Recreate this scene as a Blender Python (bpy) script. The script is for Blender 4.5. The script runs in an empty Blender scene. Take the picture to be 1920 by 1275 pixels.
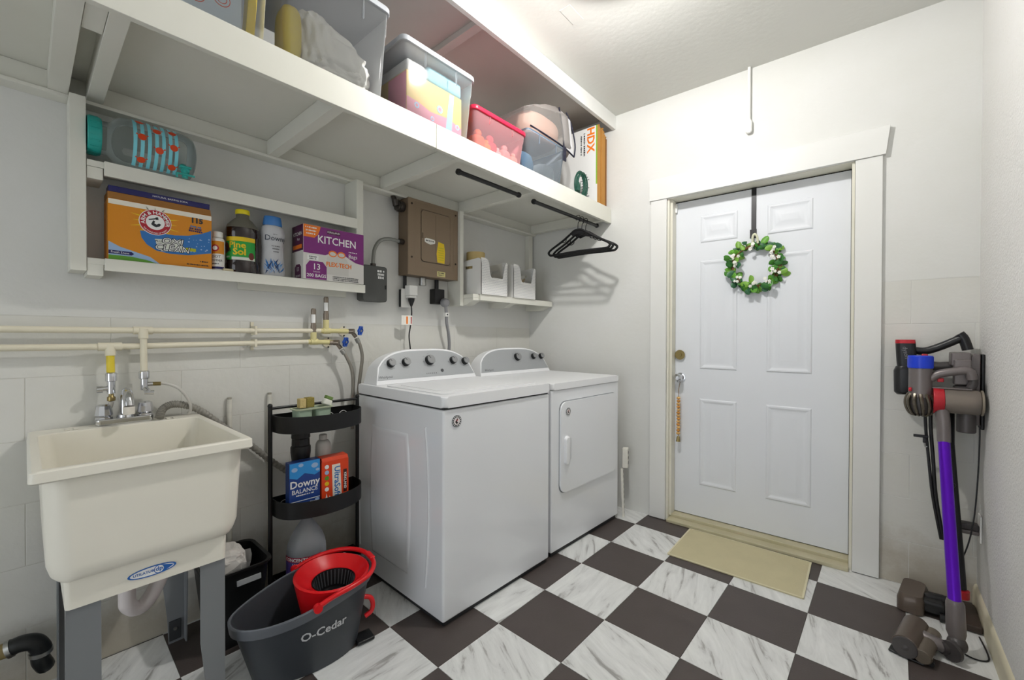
import bpy, bmesh, math, random
from mathutils import Vector, Matrix
random.seed(7)
R = math.radians
SC = bpy.context.scene
COL = SC.collection

# ---------------------------------------------------------------- camera, light, exposure
cam_d = bpy.data.cameras.new('camera'); cam = bpy.data.objects.new('camera', cam_d); COL.objects.link(cam)
cam_d.sensor_width = 36.0; cam_d.lens = 36.0 * 791.9 / 1920.0; cam_d.clip_start = 0.02
cam.location = (2.0809, 0.0, 1.1536)
def cam_rot(yaw, pitch, roll):
    f = Vector((math.sin(yaw)*math.cos(pitch), math.cos(yaw)*math.cos(pitch), math.sin(pitch)))
    r = Vector((math.cos(yaw), -math.sin(yaw), 0)); u = r.cross(f)
    r2 = r*math.cos(roll) + u*math.sin(roll); u2 = -r*math.sin(roll) + u*math.cos(roll)
    return Matrix((r2, u2, -f)).transposed()
cam.rotation_euler = cam_rot(R(-40.892), R(-0.4656), R(0.1675)).to_euler()
SC.camera = cam
wd = bpy.data.worlds.new('world'); SC.world = wd; wd.use_nodes = True
wd.node_tree.nodes['Background'].inputs[0].default_value = (0.9, 0.95, 1, 1)
wd.node_tree.nodes['Background'].inputs[1].default_value = 2.2
SC.view_settings.view_transform = 'Standard'; SC.view_settings.look = 'None'
SC.view_settings.gamma = 1.0; SC.view_settings.use_curve_mapping = False
SC.view_settings.exposure = 0.15
LAMP_POS = (1.32, 1.46, 2.655)      # the ceiling fixture's mounting point
LAMP_STRENGTH = 540.0

# ---------------------------------------------------------------- materials
def lin(c):
    if isinstance(c, str):
        c = c.lstrip('#'); c = tuple(int(c[i:i+2], 16)/255 for i in (0, 2, 4))
    return tuple(x/12.92 if x <= .04045 else ((x+.055)/1.055)**2.4 for x in c[:3]) + (1.0,)
MATS = {}
def _nt(name):
    m = bpy.data.materials.new(name); m.use_nodes = True
    return m, m.node_tree, m.node_tree.nodes['Principled BSDF']
def M(name, col='#cccccc', rough=.5, metal=0., bump=0., bscale=60., var=0., vscale=6., spec=.5, trans=0., emit=0., coat=0., obj=True, ior=1.45):
    if name in MATS: return MATS[name]
    m, nt, b = _nt(name); c = lin(col)
    b.inputs['Base Color'].default_value = c; b.inputs['Roughness'].default_value = rough
    b.inputs['Metallic'].default_value = metal; b.inputs['Specular IOR Level'].default_value = spec
    b.inputs['IOR'].default_value = ior
    b.inputs['Transmission Weight'].default_value = trans; b.inputs['Coat Weight'].default_value = coat
    if emit:
        b.inputs['Emission Color'].default_value = c; b.inputs['Emission Strength'].default_value = emit
    L = nt.links.new
    if bump or var:
        tc = nt.nodes.new('ShaderNodeTexCoord')
    if var:
        n = nt.nodes.new('ShaderNodeTexNoise'); n.inputs['Scale'].default_value = vscale; n.inputs['Detail'].default_value = 5
        L(tc.outputs['Object'], n.inputs['Vector'])
        r = nt.nodes.new('ShaderNodeValToRGB'); r.color_ramp.elements[0].position = .3; r.color_ramp.elements[1].position = .7
        r.color_ramp.elements[0].color = tuple(x*(1-var) for x in c[:3])+(1,); r.color_ramp.elements[1].color = tuple(min(1, x*(1+var*.5)) for x in c[:3])+(1,)
        L(n.outputs['Fac'], r.inputs['Fac']); L(r.outputs['Color'], b.inputs['Base Color'])
    if bump:
        n = nt.nodes.new('ShaderNodeTexNoise'); n.inputs['Scale'].default_value = bscale; n.inputs['Detail'].default_value = 4
        L(tc.outputs['Object'], n.inputs['Vector'])
        bp = nt.nodes.new('ShaderNodeBump'); bp.inputs['Strength'].default_value = bump; bp.inputs['Distance'].default_value = .004
        L(n.outputs['Fac'], bp.inputs['Height']); L(bp.outputs['Normal'], b.inputs['Normal'])
    MATS[name] = m; return m
def clear(name, col='#dfe6ea', alpha=.25, rough=.12):
    """thin clear plastic or glass wall: mostly see-through, with a sheen"""
    if name in MATS: return MATS[name]
    m, nt, b = _nt(name)
    b.inputs['Base Color'].default_value = lin(col); b.inputs['Roughness'].default_value = rough
    tr = nt.nodes.new('ShaderNodeBsdfTransparent'); tr.inputs[0].default_value = tuple(.35+.65*x for x in lin(col)[:3])+(1,)
    mx = nt.nodes.new('ShaderNodeMixShader'); fr = nt.nodes.new('ShaderNodeFresnel'); fr.inputs['IOR'].default_value = 1.4
    ad = nt.nodes.new('ShaderNodeMath'); ad.operation = 'ADD'; ad.inputs[1].default_value = alpha; ad.use_clamp = True
    L = nt.links.new
    L(fr.outputs[0], ad.inputs[0]); L(ad.outputs[0], mx.inputs[0]); L(tr.outputs[0], mx.inputs[1]); L(b.outputs[0], mx.inputs[2])
    L(mx.outputs[0], nt.nodes['Material Output'].inputs[0])
    MATS[name] = m; return m
def paint_wall(name, col, rough=.55, blotch=.06, bump=.25, bscale=45, stain=0., fine=0.):
    """wall paint: blotchy white, slight relief, and dirt near the foot of the wall where it is stained"""
    m, nt, b = _nt(name); L = nt.links.new; c = lin(col)
    tc = nt.nodes.new('ShaderNodeTexCoord')
    n1 = nt.nodes.new('ShaderNodeTexNoise'); n1.inputs['Scale'].default_value = 2.2; n1.inputs['Detail'].default_value = 6; n1.inputs['Roughness'].default_value = .6
    g0 = nt.nodes.new('ShaderNodeNewGeometry'); L(g0.outputs['Position'], n1.inputs['Vector'])
    r1 = nt.nodes.new('ShaderNodeValToRGB'); e = r1.color_ramp.elements
    e[0].position = .3; e[1].position = .65; e[0].color = (c[0]*(1-blotch), c[1]*(1-blotch), c[2]*(1-blotch*1.5), 1); e[1].color = c
    L(n1.outputs['Fac'], r1.inputs['Fac']); out = r1.outputs['Color']
    if stain:
        sp = nt.nodes.new('ShaderNodeSeparateXYZ'); geo = nt.nodes.new('ShaderNodeNewGeometry'); L(geo.outputs['Position'], sp.inputs[0])
        n2 = nt.nodes.new('ShaderNodeTexNoise'); n2.inputs['Scale'].default_value = 5; n2.inputs['Detail'].default_value = 8; n2.inputs['Roughness'].default_value = .7
        L(geo.outputs['Position'], n2.inputs['Vector'])
        mr = nt.nodes.new('ShaderNodeMapRange'); mr.inputs[1].default_value = 0; mr.inputs[2].default_value = .32; mr.inputs[3].default_value = .62; mr.inputs[4].default_value = -.1
        L(sp.outputs['Z'], mr.inputs[0])
        ad = nt.nodes.new('ShaderNodeMath'); ad.operation = 'ADD'; L(n2.outputs['Fac'], ad.inputs[0]); L(mr.outputs[0], ad.inputs[1])
        r2 = nt.nodes.new('ShaderNodeValToRGB'); r2.color_ramp.elements[0].position = .55; r2.color_ramp.elements[1].position = 1.0
        r2.color_ramp.elements[0].color = (0, 0, 0, 1); r2.color_ramp.elements[1].color = (stain, stain, stain, 1)
        L(ad.outputs[0], r2.inputs['Fac'])
        mx = nt.nodes.new('ShaderNodeMix'); mx.data_type = 'RGBA'; mx.inputs['B'].default_value = lin('#8f7d58')
        L(r2.outputs['Color'], mx.inputs['Factor']); L(out, mx.inputs['A']); out = mx.outputs['Result']
    L(out, b.inputs['Base Color'])
    b.inputs['Roughness'].default_value = rough; b.inputs['Specular IOR Level'].default_value = .35
    n3 = nt.nodes.new('ShaderNodeTexNoise'); n3.inputs['Scale'].default_value = bscale; n3.inputs['Detail'].default_value = 5
    L(tc.outputs['Object'], n3.inputs['Vector'])
    bp = nt.nodes.new('ShaderNodeBump'); bp.inputs['Strength'].default_value = bump; bp.inputs['Distance'].default_value = .006
    L(n3.outputs['Fac'], bp.inputs['Height']); L(bp.outputs['Normal'], b.inputs['Normal'])
    MATS[name] = m; return m
def marble(name):
    m, nt, b = _nt(name); L = nt.links.new
    tc = nt.nodes.new('ShaderNodeTexCoord'); oi = nt.nodes.new('ShaderNodeObjectInfo')
    mul = nt.nodes.new('ShaderNodeMath'); mul.operation = 'MULTIPLY'; mul.inputs[1].default_value = 37; L(oi.outputs['Random'], mul.inputs[0])
    cb = nt.nodes.new('ShaderNodeCombineXYZ')
    for i in (0, 1, 2): L(mul.outputs[0], cb.inputs[i])
    rot = nt.nodes.new('ShaderNodeMath'); rot.operation = 'MULTIPLY_ADD'; rot.inputs[1].default_value = 1.3; rot.inputs[2].default_value = .35; L(oi.outputs['Random'], rot.inputs[0])
    vr = nt.nodes.new('ShaderNodeVectorRotate'); vr.rotation_type = 'Z_AXIS'; L(tc.outputs['Object'], vr.inputs['Vector']); L(rot.outputs[0], vr.inputs['Angle'])
    ad = nt.nodes.new('ShaderNodeVectorMath'); ad.operation = 'ADD'; L(vr.outputs[0], ad.inputs[0]); L(cb.outputs[0], ad.inputs[1])
    mp = nt.nodes.new('ShaderNodeMapping'); mp.inputs['Scale'].default_value = (4.2, 22, 10); L(ad.outputs[0], mp.inputs[0])
    n = nt.nodes.new('ShaderNodeTexNoise'); n.inputs['Scale'].default_value = 1.0; n.inputs['Detail'].default_value = 7; n.inputs['Roughness'].default_value = .65; n.inputs['Distortion'].default_value = .6
    L(mp.outputs[0], n.inputs['Vector'])
    r = nt.nodes.new('ShaderNodeValToRGB'); e = r.color_ramp.elements
    e[0].position = .34; e[0].color = lin('#a19f9c'); e[1].position = .42; e[1].color = lin('#d9dad8')
    x = r.color_ramp.elements.new(.5); x.color = lin('#e2e3e1'); x = r.color_ramp.elements.new(.7); x.color = lin('#eff0ee')
    L(n.outputs['Fac'], r.inputs['Fac']); L(r.outputs['Color'], b.inputs['Base Color'])
    b.inputs['Roughness'].default_value = .33
    MATS[name] = m; return m

# ---------------------------------------------------------------- geometry collector
class G:
    def __init__(s): s.b = bmesh.new()
    def _new(s, verts, faces):
        vs = [s.b.verts.new(v) for v in verts]; fs = []
        for f in faces:
            try: fs.append(s.b.faces.new([vs[i] for i in f]))
            except ValueError: pass
        return vs, fs
    def box(s, x0, x1, y0, y1, z0, z1, bev=0., seg=2):
        v = [(x0,y0,z0),(x1,y0,z0),(x1,y1,z0),(x0,y1,z0),(x0,y0,z1),(x1,y0,z1),(x1,y1,z1),(x0,y1,z1)]
        vs, fs = s._new(v, [(3,2,1,0),(4,5,6,7),(0,1,5,4),(1,2,6,5),(2,3,7,6),(3,0,4,7)])
        if bev:
            es = list({e for f in fs for e in f.edges})
            bmesh.ops.bevel(s.b, geom=es, offset=bev, segments=seg, affect='EDGES', profile=.5, clamp_overlap=True)
        return s
    def hull6(s, bot, top, z0, z1):
        """prism between two same-length loops (x,y) at heights z0, z1"""
        n = len(bot); v = [(x,y,z0) for x,y in bot] + [(x,y,z1) for x,y in top]
        s._new(v, [tuple(range(n))[::-1], tuple(range(n, 2*n))] + [(i,(i+1)%n,n+(i+1)%n,n+i) for i in range(n)]); return s
    def prism(s, poly, axis, a0, a1, bev=0.):
        """poly = 2D loop in the two other axes (in xyz order), extruded along axis from a0 to a1"""
        def P(p, a):
            if axis == 'x': return (a, p[0], p[1])
            if axis == 'y': return (p[0], a, p[1])
            return (p[0], p[1], a)
        n = len(poly); v = [P(p,a0) for p in poly] + [P(p,a1) for p in poly]
        vs, fs = s._new(v, [tuple(range(n))[::-1], tuple(range(n,2*n))] + [(i,(i+1)%n,n+(i+1)%n,n+i) for i in range(n)])
        if bev:
            es = list({e for f in fs[:2] for e in f.edges})
            bmesh.ops.bevel(s.b, geom=es, offset=bev, segments=2, affect='EDGES', profile=.5, clamp_overlap=True)
        return s
    def loft(s, rings, cap0=True, cap1=True, closed=False):
        n = len(rings[0]); v = [p for r in rings for p in r]; f = []
        m = len(rings)
        for k in range(m if closed else m-1):
            k2 = (k+1) % m
            for i in range(n): f.append((k*n+i, k*n+(i+1)%n, k2*n+(i+1)%n, k2*n+i))
        if not closed:
            if cap0: f.append(tuple(range(n))[::-1])
            if cap1: f.append(tuple(range((m-1)*n, m*n)))
        s._new(v, f); return s
    def lathe(s, prof, axis='z', c=(0,0,0), n=24, cap=True):
        """prof = [(r, h)] along axis from point c"""
        rings = []
        for r, h in prof:
            ring = []
            for i in range(n):
                a = 2*math.pi*i/n; u, w = r*math.cos(a), r*math.sin(a)
                ring.append({'z': (c[0]+u, c[1]+w, c[2]+h), 'y': (c[0]+w, c[1]+h, c[2]+u), 'x': (c[0]+h, c[1]+u, c[2]+w)}[axis])
            rings.append(ring)
        return s.loft(rings, cap, cap)
    def cyl(s, p0, p1, r, r1=None, n=16):
        p0, p1 = Vector(p0), Vector(p1); d = (p1-p0).normalized(); r1 = r if r1 is None else r1
        a = d.orthogonal().normalized(); b = d.cross(a)
        rings = [[tuple(p + (a*math.cos(2*math.pi*i/n) + b*math.sin(2*math.pi*i/n))*q) for i in range(n)] for p, q in ((p0,r),(p1,r1))]
        return s.loft(rings)
    def tube(s, pts, r, n=10, smooth=6, closed=False):
        pts = [Vector(p) for p in pts]
        if smooth and len(pts) > 2:
            out = []; m = len(pts)
            for k in range(m if closed else m-1):
                g = (lambda i: pts[i % m]) if closed else (lambda i: pts[min(max(i,0),m-1)])
                p0,p1,p2,p3 = g(k-1),g(k),g(k+1),g(k+2)
                for j in range(smooth):
                    t = j/smooth
                    out.append(.5*((2*p1)+(p2-p0)*t+(2*p0-5*p1+4*p2-p3)*t*t+(3*p1-p0-3*p2+p3)*t**3))
            if not closed: out.append(pts[-1])
            pts = out
        rr = r if callable(r) else (lambda t: r)
        m = len(pts); rings = []; a = None
        for k, p in enumerate(pts):
            if closed: d = (pts[(k+1)%m]-pts[k-1]).normalized()
            else: d = (pts[min(k+1,m-1)]-pts[max(k-1,0)]).normalized()
            if a is None: a = d.orthogonal().normalized()
            a = (a - d*a.dot(d))
            a = a.normalized() if a.length > 1e-6 else d.orthogonal().normalized()
            b = d.cross(a); q = rr(k/(m-1))
            rings.append([tuple(p + (a*math.cos(2*math.pi*i/n)+b*math.sin(2*math.pi*i/n))*q) for i in range(n)])
        return s.loft(rings, closed=closed)
    def ball(s, c, r, sub=2, sc=(1,1,1)):
        k = bmesh.ops.create_icosphere(s.b, subdivisions=sub, radius=1.0)
        for v in k['verts']: v.co = Vector(c) + Vector((v.co.x*sc[0], v.co.y*sc[1], v.co.z*sc[2]))*r
        return s
    def quads(s, verts, faces): s._new(verts, faces); return s
    def xf(s, mat):
        bmesh.ops.transform(s.b, matrix=mat, verts=s.b.verts[:]); return s
    def noise(s, amt, seed=0):
        rn = random.Random(seed)
        for v in s.b.verts: v.co += Vector((rn.uniform(-1,1), rn.uniform(-1,1), rn.uniform(-1,1)))*amt
        return s
def rrect(w, d, r, n=4, cx=0., cy=0.):
    """rounded rectangle loop, w x d, corner radius r"""
    out = []; r = min(r, w/2-1e-5, d/2-1e-5)
    for k, (sx, sy) in enumerate(((1,1),(-1,1),(-1,-1),(1,-1))):
        for i in range(n+1):
            a = math.pi/2*(k + i/n)
            out.append((cx+sx*(w/2-r)+r*math.cos(a), cy+sy*(d/2-r)+r*math.sin(a)))
    return out
def circ(r, n=24, cx=0., cy=0., sx=1., sy=1.):
    return [(cx+sx*r*math.cos(2*math.pi*i/n), cy+sy*r*math.sin(2*math.pi*i/n)) for i in range(n)]
def zring(loop, z): return [(x, y, z) for x, y in loop]

# ---------------------------------------------------------------- objects
def mesh_of(g, mat, flat=False, ang=50):
    me = bpy.data.meshes.new('m'); bmesh.ops.recalc_face_normals(g.b, faces=g.b.faces[:]); g.b.to_mesh(me); g.b.free()
    for m in (mat if isinstance(mat, (list, tuple)) else [mat]): me.materials.append(m)
    if not flat and len(me.polygons):
        me.polygons.foreach_set('use_smooth', [True]*len(me.polygons)); me.set_sharp_from_angle(angle=R(ang))
    return me
def tag(o, label=None, cat=None, group=None, kind=None):
    for k, v in (('label', label), ('category', cat), ('group', group), ('kind', kind)):
        if v: o[k] = v
    return o
def world_inv(o):
    m = Matrix.Identity(4)
    while o: m = (Matrix.Translation(o.location) @ o.rotation_euler.to_matrix().to_4x4()) @ m; o = o.parent
    return m.inverted()
def P(name, g, mat, parent=None, label=None, flat=False, world=False, ang=50, loc=None, rot=None):
    """one mesh object; world=True when g is in world coordinates but the parent is not at the origin"""
    if world and parent: g.xf(world_inv(parent))
    o = bpy.data.objects.new(name, mesh_of(g, mat, flat, ang)); COL.objects.link(o)
    if parent: o.parent = parent
    if loc: o.location = loc
    if rot: o.rotation_euler = rot
    if label: o['label'] = label
    o.data.name = name
    if not flat and len(o.data.polygons) > 6:
        wn = o.modifiers.new('normals', 'WEIGHTED_NORMAL'); wn.keep_sharp = True; wn.weight = 60
    return o
def thing(name, label, cat, loc=(0,0,0), rz=0., group=None, rot=None):
    o = bpy.data.objects.new(name, None); o.empty_display_size = .05; COL.objects.link(o)
    o.location = loc; o.rotation_euler = rot or (0, 0, rz)
    return tag(o, label, cat, group)
def struct(name, g, mat, parent=None, loc=None, rz=0., flat=False):
    o = P(name, g, mat, parent, flat=flat); o['kind'] = 'structure'
    if loc: o.location = loc
    o.rotation_euler = (0, 0, rz); return o
def copy_tree(o, parent=None):
    c = o.copy(); COL.objects.link(c); c.parent = parent
    for ch in o.children: copy_tree(ch, c)
    return c

# ---------------------------------------------------------------- flat print
class Fr:
    """a face to print on: origin, right, up (unit), normal = right x up; optional warp of the (a,b) plane"""
    def __init__(s, o, r, u, warp=None):
        s.o, s.r, s.u = Vector(o), Vector(r).normalized(), Vector(u).normalized(); s.n = s.r.cross(s.u); s.warp = warp
    def pt(s, a, b, c=0.):
        if s.warp: return s.warp(a, b, c)
        return s.o + s.r*a + s.u*b + s.n*c
def decal(name, fr, poly, mat, parent, off=.0004, label=None):
    n = len(poly)
    g = G()
    if fr.warp:      # follow the curve: strip the polygon into a fine grid by triangulating and subdividing
        vs = [g.b.verts.new((a, b, 0)) for a, b in poly]; f = g.b.faces.new(vs)
        bmesh.ops.triangulate(g.b, faces=[f])
        for _ in range(6):
            es = [e for e in g.b.edges if e.calc_length() > .009]
            if not es: break
            bmesh.ops.subdivide_edges(g.b, edges=es, cuts=1); bmesh.ops.triangulate(g.b, faces=g.b.faces[:])
        for v in g.b.verts: v.co = fr.pt(v.co.x, v.co.y, off)
    else:
        g._new([fr.pt(a,b,-.0002) for a,b in poly] + [fr.pt(a,b,off) for a,b in poly],
               [tuple(range(n,2*n))] + [(i,(i+1)%n,n+(i+1)%n,n+i) for i in range(n)])
    return P(name, g, mat, parent, label=label, flat=not fr.warp)
def rect(a0, a1, b0, b1): return [(a0,b0),(a1,b0),(a1,b1),(a0,b1)]
def text(s, fr, a, b, size, mat, parent, off=.0006, bold=0., align='CENTER', shear=0., rot=0., sx=1., arc=None, name='lettering', lead=.8):
    cu = bpy.data.curves.new('t', 'FONT'); cu.body = s; cu.size = size; cu.align_x = align; cu.align_y = 'CENTER' if arc is None else 'BOTTOM_BASELINE'
    cu.resolution_u = 2; cu.offset = bold*size; cu.shear = shear; cu.space_line = lead
    to = bpy.data.objects.new('t', cu); COL.objects.link(to)
    me = bpy.data.meshes.new_from_object(to); bpy.data.objects.remove(to); bpy.data.curves.remove(cu)
    ca, sa = math.cos(rot), math.sin(rot)
    for v in me.vertices:
        x, y = v.co.x*sx, v.co.y
        if arc:      # arc = (radius, centre angle): baseline bent on a circle about (a,b); negative radius reads along the bottom
            rad, th = arc
            if rad > 0: t = th - x/rad; x, y = (rad+y)*math.cos(t), (rad+y)*math.sin(t)
            else: t = th + x/(-rad); x, y = (-rad-y)*math.cos(t), (-rad-y)*math.sin(t)
        else: x, y = x*ca - y*sa, x*sa + y*ca
        v.co = fr.pt(a+x, b+y, off)
    me.materials.clear(); me.materials.append(mat); me.name = name
    o = bpy.data.objects.new(name, me); COL.objects.link(o); o.parent = parent
    return o

def marks(fr, a, b, w, h, mat, parent, off=.0006, rot=0., seed=1):
    """a line of print too small to read: short strokes in a row"""
    rn = random.Random(seed*31+int(abs(a)*9000)+int(abs(b)*7000)); g = G(); x = -w/2; ca, sa = math.cos(rot), math.sin(rot)
    while x < w/2:
        q = min(h*rn.uniform(.35, .9), w/2-x); hh = h*rn.uniform(.32, .5)
        g.quads([fr.pt(a+px*ca-py*sa, b+px*sa+py*ca, off) for px, py in ((x,-hh),(x+q,-hh),(x+q,hh),(x,hh))], [(0,1,2,3)])
        x += q + h*(.22 if rn.random() < .75 else .6)
    return P('print', g, mat, parent, flat=True)

WHITE = M('print_white', '#f2f2f0', .5); BLACK = M('print_black', '#151517', .5); GREYP = M('print_grey', '#77777a', .5)
# ================================================================ the room
DWO, DWA = (0, 2.6157, 0), R(1.831)          # door wall: origin at the corner, turned a little off square
YB = -1.9                                     # wall behind the camera
CEIL = 2.655
XR = 2.412
wallpaint = paint_wall('wall_paint', '#dededb', .5, .04, .22, 30)
wallblock = paint_wall('block_paint', '#dcdbd6', .55, .07, .3, 26, stain=.5)
wallright = paint_wall('orange_peel_paint', '#e4e3e1', .6, .03, .75, 120)
ceilpaint = paint_wall('ceiling_paint', '#d8d8d3', .7, .02, .15, 40)
trimpaint = paint_wall('trim_paint', '#e6e6e3', .35, .03, .08, 14)
MORTAR = M('mortar', '#d2d0c8', .8, bump=.3, bscale=90)

# floor: slab and tiles
struct('floor', G().box(-.2, 2.6, YB-.1, 2.95, -.15, -.0045), M('floor_slab', '#b9b5ad', .8, bump=.3))
floor = bpy.data.objects['floor']
def clip(poly, room):
    out = poly
    for i in range(len(room)):
        a, b = Vector(room[i]), Vector(room[(i+1) % len(room)]); e = b-a; inp = out; out = []
        def side(p): return e.x*(p[1]-a.y) - e.y*(p[0]-a.x)
        for k in range(len(inp)):
            p, q = inp[k-1], inp[k]; sp, sq = side(p), side(q)
            if (sp >= 0) != (sq >= 0):
                t = sp/(sp-sq); out.append((p[0]+(q[0]-p[0])*t, p[1]+(q[1]-p[1])*t))
            if sq >= 0: out.append(q)
        if not out: return []
    return out
room = [(.0, YB), (XR, YB), (XR, 2.6157+XR*.03197), (0, 2.6157)]
TS, TO, TA = .305, Vector((.93101, .93966)), R(-1.0312)
marble_m = marble('marble_tile'); dark_m = M('dark_tile', '#4b4340', .42, var=.10, vscale=9, bump=.12, bscale=160)
ca, sa = math.cos(TA), math.sin(TA)
full = {}
hw = TS/2 - .0006
for j in range(-4, 6):
    for i in range(-10, 8):
        c = ((j+.5)*TS, (i+.5)*TS); cw = (TO.x + c[0]*ca - c[1]*sa, TO.y + c[0]*sa + c[1]*ca)
        loc = [(cw[0] + x*ca - y*sa, cw[1] + x*sa + y*ca) for x, y in ((-hw,-hw),(hw,-hw),(hw,hw),(-hw,hw))]
        cl = clip(loc, room)
        if len(cl) < 3: continue
        area = abs(sum(cl[k-1][0]*cl[k][1]-cl[k][0]*cl[k-1][1] for k in range(len(cl))))/2
        if area < 2e-4: continue
        m = marble_m if (i+j) % 2 == 0 else dark_m
        if area > .999*(2*hw)**2:
            key = (i+j) % 2
            if key not in full:
                full[key] = mesh_of(G().box(-hw, hw, -hw, hw, -.0045, 0, .0007, 1), m, flat=True); full[key].name = 'tile'
            o = bpy.data.objects.new('tile', full[key]); COL.objects.link(o)
        else:
            lp = [((x-cw[0])*ca + (y-cw[1])*sa, -(x-cw[0])*sa + (y-cw[1])*ca) for x, y in cl]
            o = P('tile', G().prism(lp, 'z', -.0045, 0), m, flat=True)
        o.location = (cw[0], cw[1], 0); o.rotation_euler = (0, 0, TA); o.parent = floor

# left wall: painted block, joints still showing low down
g = G().box(-.15, 0, YB, 2.6157, 1.218, 2.75).box(-.15, -.0012, YB, 2.6157, -.1, 1.218)
wl = struct('wall_left', g, wallpaint)
wl.data.materials.append(MORTAR)
for p in wl.data.polygons:
    if p.center.z < 1.21 and p.normal.x > .9: p.material_index = 1
def blocks(parent, axis, a0, a1, z0, z1, first=.0, face=0., mat=wallblock, depth=.01, sgn=1):
    BH, BL, J = .203, .406, .0015; meshes = {}
    k = 0; z = z0
    while z < z1-.01:
        zt = min(z+BH, z1); a = a0 - ((k % 2)*BL/2 + first); a -= 0 if a <= a0 else BL
        while a < a1-.003:
            s, e = max(a, a0), min(a+BL, a1)
            if e - s > .02:
                L_, H_ = round(e-s-J, 4), round(zt-z-J, 4); key = (L_, H_)
                if key not in meshes:
                    bx = G()
                    if axis == 'y': bx.box(-depth, 0, -L_/2, L_/2, -H_/2, H_/2, .0011, 2)
                    else: bx.box(-L_/2, L_/2, 0, depth, -H_/2, H_/2, .0011, 2)
                    meshes[key] = mesh_of(bx, mat, flat=True); meshes[key].name = 'block'
                o = bpy.data.objects.new('block', meshes[key]); COL.objects.link(o); o.parent = parent
                dv = 0
                o.location = (face+dv, (s+e)/2, (z+zt)/2) if axis == 'y' else ((s+e)/2, face+dv, (z+zt)/2)
            a += BL
        z += BH; k += 1
blocks(wl, 'y', YB, 2.6157, 0, 1.218, first=.13)

# door wall, with the opening
U0, U1, ZD = 1.078, 1.992, 2.028
g = G().box(-.15, U0, 0, .2, -.1, 2.75).box(U1, 2.56, 0, .2, 1.42, 2.75).box(U0, U1, 0, .2, ZD, 2.75).box(U1, 2.56, .0012, .2, -.1, 1.42)
wb = struct('wall_back', g, wallpaint, loc=DWO, rz=DWA)
blocks(wb, 'x', U1, 2.56, 0.0, 1.42, first=.2, face=0.)
struct('wall_right', G().box(XR, XR+.15, YB, 2.95, -.1, 2.75), wallright)
struct('wall_front', G().box(-.15, .75, YB-.15, YB, -.1, 2.75).box(2.15, 2.6, YB-.15, YB, -.1, 2.75).box(.75, 2.15, YB-.15, YB, 2.1, 2.75), wallpaint)   # wide opening added behind the camera to let sky light in as fill
struct('ceiling', G().box(.70, 2.6, YB-.15, 2.95, CEIL, CEIL+.12), ceilpaint)
struct('ceiling', G().box(-.15, .70, YB-.15, 2.95, CEIL, CEIL+.12), M('bare_ceiling_board', '#cdc8c2', .8, var=.05, vscale=3))
struct('trim_1', G().box(.700, .724, YB, 2.637, 2.562, CEIL, .002), trimpaint)                 # board hung from the ceiling over the shelf
struct('trim_2', G().box(.0, .699, 1.40, 1.445, CEIL-.03, CEIL, .002), M('cleat_paint', '#d6d1cb', .7, var=.06))
struct('trim_3', G().box(.962, 1.018, 1.62, 1.735, CEIL-.0012, CEIL, .0004), ceilpaint)
# skirting on the right
g = G().prism([(XR, 0), (XR-.012, 0), (XR-.012, .072), (XR-.009, .08), (XR-.006, .088), (XR, .092)], 'y', YB, 2.69)
struct('baseboard_right', g, paint_wall('skirting_paint', '#ded6bd', .45, .12, .1, 18))

# door: casing, frame, leaf
cas = P('trim_4', G(), trimpaint); bpy.data.objects.remove(cas)
dw = dict(loc=DWO, rz=DWA)
struct('trim_4', G().box(.977, U0-.001, -.02, 0, .004, 2.018, .002), trimpaint, **dw)
struct('trim_5', G().box(U1+.001, 2.094, -.02, 0, .004, 2.018, .002), trimpaint, **dw)
struct('trim_6', G().prism([(.971, 2.0185), (2.104, 2.0185), (2.119, 2.152), (.969, 2.150)], 'y', -.028, 0, .002), trimpaint, **dw)
jamb = paint_wall('jamb_paint', '#e8e5d8', .4, .1, .08, 14)
struct('trim_7', G().box(U0, U0+.012, -.004, .2, 0, ZD, .001).box(U0+.012, U0+.024, .02, .086, .03, ZD-.012), jamb, **dw)
struct('trim_8', G().box(U1-.012, U1, -.004, .2, 0, ZD, .001), jamb, **dw)
struct('trim_9', G().box(U0+.012, U1-.012, -.004, .2, ZD-.012, ZD, .001), jamb, **dw)
struct('trim_10', G().box(U0+.012, U1-.012, -.035, .03, 0, .018, .003).box(U0+.012, U1-.012, .03, .16, 0, .034, .004), paint_wall('threshold_metal', '#cdc5a9', .4, .25, .2, 30), **dw)
struct('trim_11', G().box(U0+.012, U1-.012, .098, .102, .034, ZD-.0125).box(U0+.0125, U1-.0125, .15, .18, .034, ZD-.0125), M('weatherstrip', '#0b0b0c', .6), **dw)
doorpaint = M('door_paint', '#e6e9ee', .5, var=.015, vscale=3)
LU0, LU1, LZ0, LZ1 = U0+.0195, U1-.0145, .038, ZD-.019
door = struct('door_1', G().box(LU0, LU1, .09, .134, LZ0, LZ1, .0015), doorpaint, **dw)
def panel(u0, u1, z0, z1):
    prof = [(0, 0), (.006, -.0055), (.014, -.0065), (.022, -.0035), (.030, -.0008), (.044, -.0008), (.062, -.006), (.070, -.0065)]
    rings = [[(u0+i, .0902+d, z0+i), (u1-i, .0902+d, z0+i), (u1-i, .0902+d, z1-i), (u0+i, .0902+d, z1-i)] for i, d in prof]
    return P('door_panel', G().loft(rings, cap0=False), doorpaint, door, ang=20)
for z0, z1 in ((1.735, 1.902), (.957, 1.624), (.237, .772)):
    panel(1.25, 1.458, z0, z1); panel(1.607, 1.82, z0, z1)
brass = M('aged_brass', '#9c8b5e', .32, 1.); chrome = M('chrome', '#d8d9dc', .12, 1.); steel = M('brushed_steel', '#a9a9a6', .35, 1.)
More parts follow.
